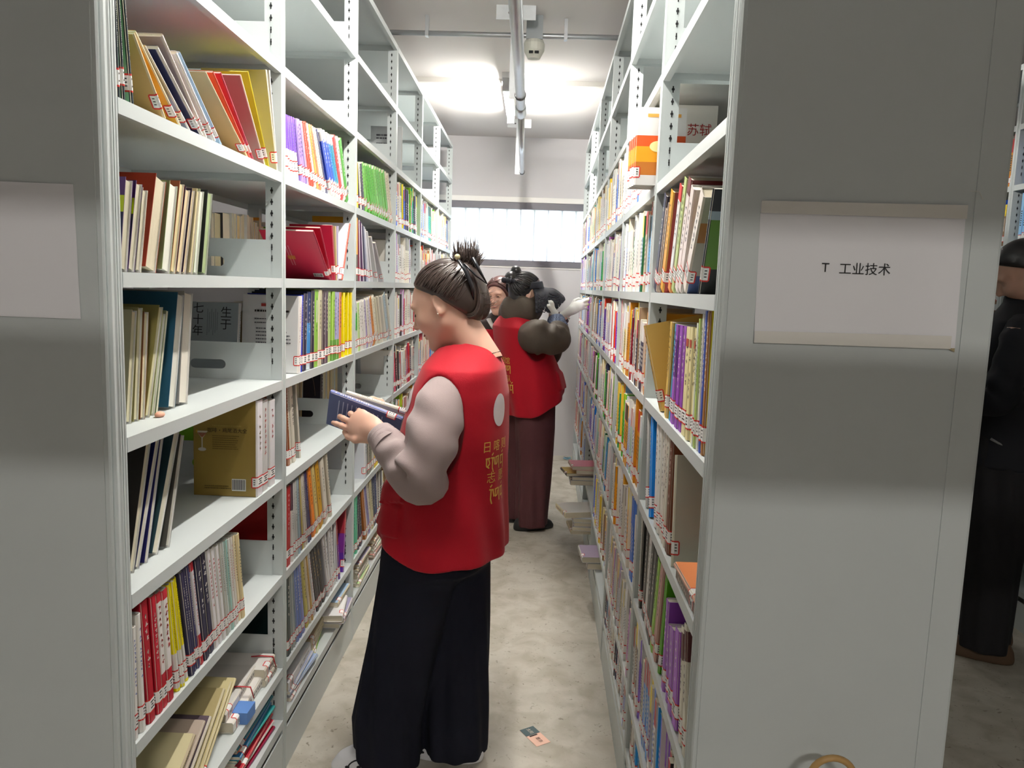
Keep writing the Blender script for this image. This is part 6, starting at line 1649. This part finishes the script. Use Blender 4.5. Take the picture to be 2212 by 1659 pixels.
def hair3(X, Y, Z):
    aY = np.abs(Y); d = ell(X, Y, Z, (-0.014, 0, 0.036), (0.106, 0.090, 0.098)); d = smin(d, ell(X, Y, Z, (-0.05, 0, -0.05), (0.06, 0.075, 0.08)), 0.04); d = smin(d, ell(X, aY, Z, (0.02, 0.078, -0.02), (0.035, 0.018, 0.075)), 0.02)
    return smax(d, X - np.interp(Z, [-0.10, -0.02, 0.03, 0.07, 0.1], [0.0, 0.02, 0.045, 0.068, 0.095]) - 0.35 * np.maximum(aY - 0.045, 0), 0.012)
st3 = MB(); S_, E_ = [], []
for k in range(120):
    y = r.uniform(-0.08, 0.08); S_.append((0.075, y * 0.3, 0.085)); E_.append((-0.02 if abs(y) > 0.03 else -0.1, math.copysign(0.085, y), -0.04 + r.uniform(-0.02, 0.06)))
hair_strands(st3, S_, E_, h3O + h3B @ np.array((-0.014, 0, 0.03)), h3B, (0.107, 0.092, 0.099), 0.003, 9, 0.003, 3)
to_obj('hair', [net_mesh('hr', hair3, (-0.13, -0.1, -0.14), (0.11, 0.1, 0.15), 0.0045, xform(h3B, h3O)), mb_vf(st3)], mat('reddish_hair', '4c2a26', 0.4), W3)
def jack3(X, Y, Z):
    d = loft_sdf(X, Y, Z, [0.68, 0.85, 1.05, 1.2, 1.28, 1.34], [0] * 6, [0] * 6, [0.15, 0.15, 0.145, 0.135, 0.115, 0.07], [0.20, 0.20, 0.195, 0.20, 0.185, 0.08], 2.3) + 0.006 * wob(X, Y, Z, 18, 3)
    d = smax(d, Z - (1.37 - 0.36 * np.abs(Y)), 0.02); d = smax(d, 0.70 - Z, 0.01)
    return smax(d, -cone(X, Y, Z, (0.0, 0, 1.31), (0.03, 0, 1.45), 0.055, 0.08), 0.006)
JK = mat('dark_brown_jacket', '2e2624', 0.75, bump=0.1, bscale=200)
to_obj('jacket', [net_mesh('j', jack3, (-0.2, -0.25, 0.68), (0.2, 0.25, 1.40), 0.008, t3x)], JK, W3)
def apr3(X, Y, Z):
    d = np.abs(jack3(X, Y, Z) - 0.004) - 0.006
    return np.maximum(np.maximum(d, -X - 0.0), np.maximum(np.abs(Y) - 0.135 + 0.03 * smoothstep(1.1, 1.25, Z), np.maximum(Z - 1.235, 0.66 - Z)))
to_obj('vest', [net_mesh('a', apr3, (-0.05, -0.2, 0.66), (0.22, 0.2, 1.3), 0.006, t3x)], VEST, W3)
wc = MB(); wc.tube([T3(0.10, -0.05, 1.30), T3(0.135, 0.0, 1.25), T3(0.10, 0.05, 1.30)], [0.02, 0.03, 0.02], 10, squash=0.5); build('white_collar', wc, GLOVE, W3, smooth=True)
to_obj('sleeve', [sleeve([T3(0, -0.09, 1.27), T3(0, -0.16, 1.24), T3(0.02, -0.22, 1.10), T3(0.04, -0.22, 1.01), (-0.33, 5.14, 1.085)], [0.05, 0.068, 0.068, 0.062, 0.042], wr=0.008, n=28, steps=40)], JK, W3)
to_obj('sleeve', [sleeve([T3(0, 0.09, 1.27), T3(0, 0.16, 1.25), (0.06, 5.28, 1.22), (0.14, 5.26, 1.25), (0.225, 5.225, 1.335)], [0.05, 0.066, 0.062, 0.058, 0.046], wr=0.008, n=28, steps=40)], mat('maroon_check_sleeve', '3c2426', 0.8, noise=0.5, nscale=90), W3)
g3 = hand_mesh(hand_frame((0.78, -0.18, 0.50), (-0.35, -0.75, 0.45)), (0.262, 5.205, 1.374), [(18, 20, 15), (8, 10, 8), (25, 35, 25), (35, 45, 30)], [(0.055, 0.060, -0.006), (0.085, 0.062, -0.016), (0.105, 0.054, -0.026)], res=0.0038, fat=1.12)
to_obj('glove', [g3], GLOVE, W3)
mb = MB(); mb.tube([(0.232 + 0.03 * math.cos(a), 5.222 + 0.03 * math.sin(a) * 0.8, 1.345 - 0.02 * math.cos(a)) for a in np.linspace(0, 6.28, 18)], 0.006, 6, cap=False); build('bracelet', mb, mat('jade_bracelet', 'c4c8b0', 0.3), W3, smooth=True)
g4 = hand_mesh(hand_frame((0.15, -0.35, 0.9), (0.1, -0.9, -0.4)), (-0.335, 5.11, 1.085), [(40, 50, 30)] * 4, [(0.05, 0.055, -0.01), (0.075, 0.055, -0.03), (0.095, 0.045, -0.045)], res=0.004, fat=1.12)
to_obj('glove', [g4], GLOVE, W3)
def trou3(X, Y, Z):
    out = None
    for s in (1, -1):
        d = loft_sdf(X, Y, Z, [0.04, 0.4, 0.8], [0, 0, 0], [s * 0.09] * 3, [0.08, 0.09, 0.11], [0.08, 0.09, 0.105]); out = d if out is None else smin(out, d, 0.03)
    return np.maximum(out, np.maximum(0.04 - Z, Z - 0.85))
to_obj('trousers', [net_mesh('t', trou3, (-0.15, -0.22, 0.0), (0.15, 0.22, 0.88), 0.010, t3x)], mat('black_trousers', '17161a', 0.85), W3)
for s in (1, -1): to_obj('shoe', [net_mesh('s', shoe_sdf, (-0.15, -0.06, 0.0), (0.15, 0.06, 0.11), 0.007, xform(t3B, np.array(T3(0.03, s * 0.09, 0))))], MATS['black_shoe'], W3)
held_book((-0.352, 5.085, 1.12), (-0.06, 0.0, 0.20), (0.2, 0.9, 0.1), 0.13, 0.18, 0.022, 'e4e0d8', 'dcd8d0', 'white book held in the glove of the woman behind')

# ------------------------------------------------------------------ the person in the next aisle
W4 = empty('person', (2.02, 3.3, 0), 'person in black clothes standing in the aisle at the right edge', 'person')
y4 = math.radians(150); t4B = basis((math.cos(y4), math.sin(y4), 0)); t4O = np.array((2.06, 3.30, 0)); t4x = xform(t4B, t4O)
def T4(x, y, z): return tuple(t4x(np.array([[x, y, z]]))[0])
h4B = basis((-0.75, 0.35, -0.56), (-0.4, 0.1, 1)); h4O = np.array((2.045, 3.28, 1.645))
def body4(X, Y, Z):
    d = loft_sdf(X, Y, Z, [0.85, 1.05, 1.25, 1.42, 1.50], [0, 0, 0.01, 0.01, 0.0], [0] * 5, [0.10, 0.10, 0.105, 0.09, 0.05], [0.15, 0.145, 0.16, 0.17, 0.08]); d = np.maximum(d, np.maximum(0.85 - Z, Z - 1.53))
    for s in (1, -1): d = smin(d, chain(X, Y, Z, [(0.0, s * 0.09, 0.9), (0.0, s * 0.09, 0.5), (0, s * 0.08, 0.06)], [0.08, 0.055, 0.04]), 0.03)
    return d
a4 = MB(); a4.tube([T4(0, 0.19, 1.42), T4(0.05, 0.24, 1.14), T4(0.24, 0.14, 1.12)], [0.05, 0.04, 0.03], 10); a5 = MB(); a5.tube([T4(0, -0.19, 1.42), T4(0.05, -0.24, 1.14), T4(0.24, -0.14, 1.12)], [0.05, 0.04, 0.03], 10)
h4 = [hand_mesh(hand_frame(t4B @ np.array((0.95, -0.2, 0.1)), t4B @ np.array((0, 0.3, 0.9))), T4(0.24, 0.14, 1.12), [(35, 40, 25)] * 4, [(0.05, 0.055, -0.01), (0.075, 0.055, -0.03), (0.09, 0.045, -0.04)], mirror=True, res=0.004),
      hand_mesh(hand_frame(t4B @ np.array((0.95, 0.2, 0.1)), t4B @ np.array((0, -0.3, 0.9))), T4(0.24, -0.14, 1.12), [(35, 40, 25)] * 4, [(0.05, 0.055, -0.01), (0.075, 0.055, -0.03), (0.09, 0.045, -0.04)], res=0.004)]
to_obj('body', [head_mesh(h4B, h4O, 0.0045, 1.06), net_mesh('b', body4, (-0.2, -0.25, 0.0), (0.2, 0.25, 1.56), 0.014, t4x), mb_vf(a4), mb_vf(a5)] + h4, SKIN, W4)
def hair4(X, Y, Z):
    d = ell(X, Y, Z, (-0.016, 0, 0.040), (0.108, 0.088, 0.100)); return smax(d, X - np.interp(Z, [-0.05, 0.0, 0.05, 0.1], [-0.06, -0.04, 0.02, 0.08]), 0.012)
to_obj('hair', [net_mesh('hr', hair4, (-0.13, -0.1, -0.06), (0.11, 0.1, 0.16), 0.005, xform(h4B, h4O, 1.06))], HAIR2, W4)
NAVY = mat('black_navy_jacket', '10131c', 0.8)
def jack4(X, Y, Z):
    d = loft_sdf(X, Y, Z, [0.82, 0.95, 1.15, 1.35, 1.45, 1.53], [0] * 6, [0] * 6, [0.14, 0.145, 0.15, 0.145, 0.12, 0.07], [0.20, 0.20, 0.205, 0.215, 0.20, 0.085], 2.3) + 0.006 * wob(X, Y, Z, 18, 4)
    d = smax(d, Z - (1.57 - 0.36 * np.abs(Y)), 0.02); return smax(d, 0.84 - Z, 0.01)
jk = to_obj('jacket', [net_mesh('j', jack4, (-0.2, -0.26, 0.8), (0.2, 0.26, 1.6), 0.009, t4x)], NAVY, W4)
for s in (1, -1): to_obj('sleeve', [sleeve([T4(0, s * 0.12, 1.44), T4(0, s * 0.19, 1.38), T4(0.03, s * 0.24, 1.22), T4(0.06, s * 0.235, 1.13), T4(0.22, s * 0.15, 1.12)], [0.055, 0.07, 0.068, 0.062, 0.042], wr=0.008, n=26, steps=36)], NAVY, W4)
mb = MB(); mb.tube([T4(-0.13, 0.10, 1.02), T4(-0.10, 0.14, 0.98), T4(0.02, 0.19, 0.95), T4(0.06, 0.19, 0.97)], 0.006, 6); build('drawstring', mb, mat('cord_grey', '8a8c8c', 0.7), W4, smooth=True)
def trou4(X, Y, Z):
    out = None
    for s in (1, -1):
        d = loft_sdf(X, Y, Z, [0.05, 0.4, 0.7, 0.95], [0, 0, 0, 0], [s * 0.105, s * 0.10, s * 0.09, s * 0.07], [0.095, 0.10, 0.12, 0.13], [0.095, 0.10, 0.11, 0.12]) + 0.005 * np.sin(7 * np.arctan2(Y - s * 0.1, X) + 6 * Z); out = d if out is None else smin(out, d, 0.03)
    return np.maximum(out, np.maximum(0.05 - Z, Z - 0.98))
to_obj('trousers', [net_mesh('t', trou4, (-0.2, -0.26, 0.0), (0.2, 0.26, 1.0), 0.009, t4x)], MATS['black_trousers'], W4)
for s in (1, -1): to_obj('shoe', [net_mesh('s', shoe_sdf, (-0.15, -0.06, 0.0), (0.15, 0.06, 0.11), 0.006, xform(t4B, np.array(T4(0.03, s * 0.105, 0)), 1.08))], mat('brown_shoe', '5c4632', 0.6), W4)

# ------------------------------------------------------------------ small things on the floor and shelves
cp = Vector((0.067, 2.464, 0.0012)); ca = Vector((0.55, -0.84, 0)).normalized(); cb = Vector((0.84, 0.55, 0)).normalized()
def crd(a0, a1, b0, b1, z=0.0): return [tuple(cp + ca * a + cb * b + Vector((0, 0, z))) for a, b in ((a0, b0), (a1, b0), (a1, b1), (a0, b1))]
mb = MB(); mb.quad(*crd(-0.052, 0.056, -0.028, 0.028)); mb.quad(*crd(-0.052, 0.056, -0.028, 0.028, -0.0009))
card = tag(build('card', mb, mat('pink_card', 'e8bca8', 0.7)), 'small teal and pink printed card lying on the floor', 'card')
mb = MB(); mb.quad(*crd(-0.052, -0.008, -0.028, 0.028, 0.0004)); build('teal_half', mb, mat('teal_card', '45595c', 0.7), card)
text_on('card_lettering', '太阳', 0.016, tuple(cp - ca * 0.03 + Vector((0, 0, 0.0008))), tuple(ca), tuple(cb), mat('card_ink_light', 'd8c8b8', 0.7), card, off=0.0)
text_on('card_lettering', '思奈', 0.016, tuple(cp + ca * 0.028 + Vector((0, 0, 0.0008))), tuple(ca), tuple(cb), mat('card_ink_dark', '4a3030', 0.7), card, off=0.0)
mb = MB(); mb.box((-0.006, -0.0, 0), (0.0, 0.03, 0.0005), lambda x, y, z: tuple(cp + ca * (x + 0.0) + cb * (y - 0.018) + Vector((0, 0, z + 0.0005)))); build('dark_mark', mb, INK, card)
r = random.Random(2); mb = MB()
pts = [Vector((0.372 + r.uniform(-0.04, 0.04), 6.80 + r.uniform(-0.05, 0.05), r.uniform(0.002, 0.028))) for _ in range(14)]
for a, b, c in zip(pts, pts[1:], pts[2:]): mb.poly([tuple(a), tuple(b), tuple(c)])
tag(build('wrapper', mb, mat('blue_wrapper', '8fb4c4', 0.5)), 'crumpled pale blue wrapper on the floor by the back wall', 'wrapper')
V_, F_ = net_mesh('er', lambda X, Y, Z: smax(ell(X, Y, Z, (0, 0, 0.004), (0.009, 0.014, 0.007)), -Z, 0.002), (-0.014, -0.018, -0.002), (0.014, 0.018, 0.014), 0.0016, lambda V: V + np.array(PL(0.235, 0.045, ZL[4] + 0.0008)))
tag(to_obj('eraser', [(V_, F_)], mat('pink_rubber', 'e0a48c', 0.6)), 'small pink eraser lying on the empty left shelf', 'eraser')
# curved tan handle at the bottom edge
hb = Vector((0.515, 1.17, 0.0)); mb = MB()
arc = [(hb.x, hb.y, 0.0), (hb.x - 0.0, hb.y, 0.60), (hb.x - 0.034, hb.y, 0.73)] + [(hb.x + 0.001 + 0.036 * math.cos(a) , hb.y, 0.749 + 0.036 * math.sin(a)) for a in np.linspace(math.pi * 0.95, 0.02, 14)] + [(hb.x + 0.037, hb.y, 0.71)]
mb.tube(arc, 0.0055, 10)
tag(build('crook_handle', mb, mat('tan_bentwood', 'b8935c', 0.45), smooth=True), 'curved tan handle at bottom edge before the right end panel', 'handle')
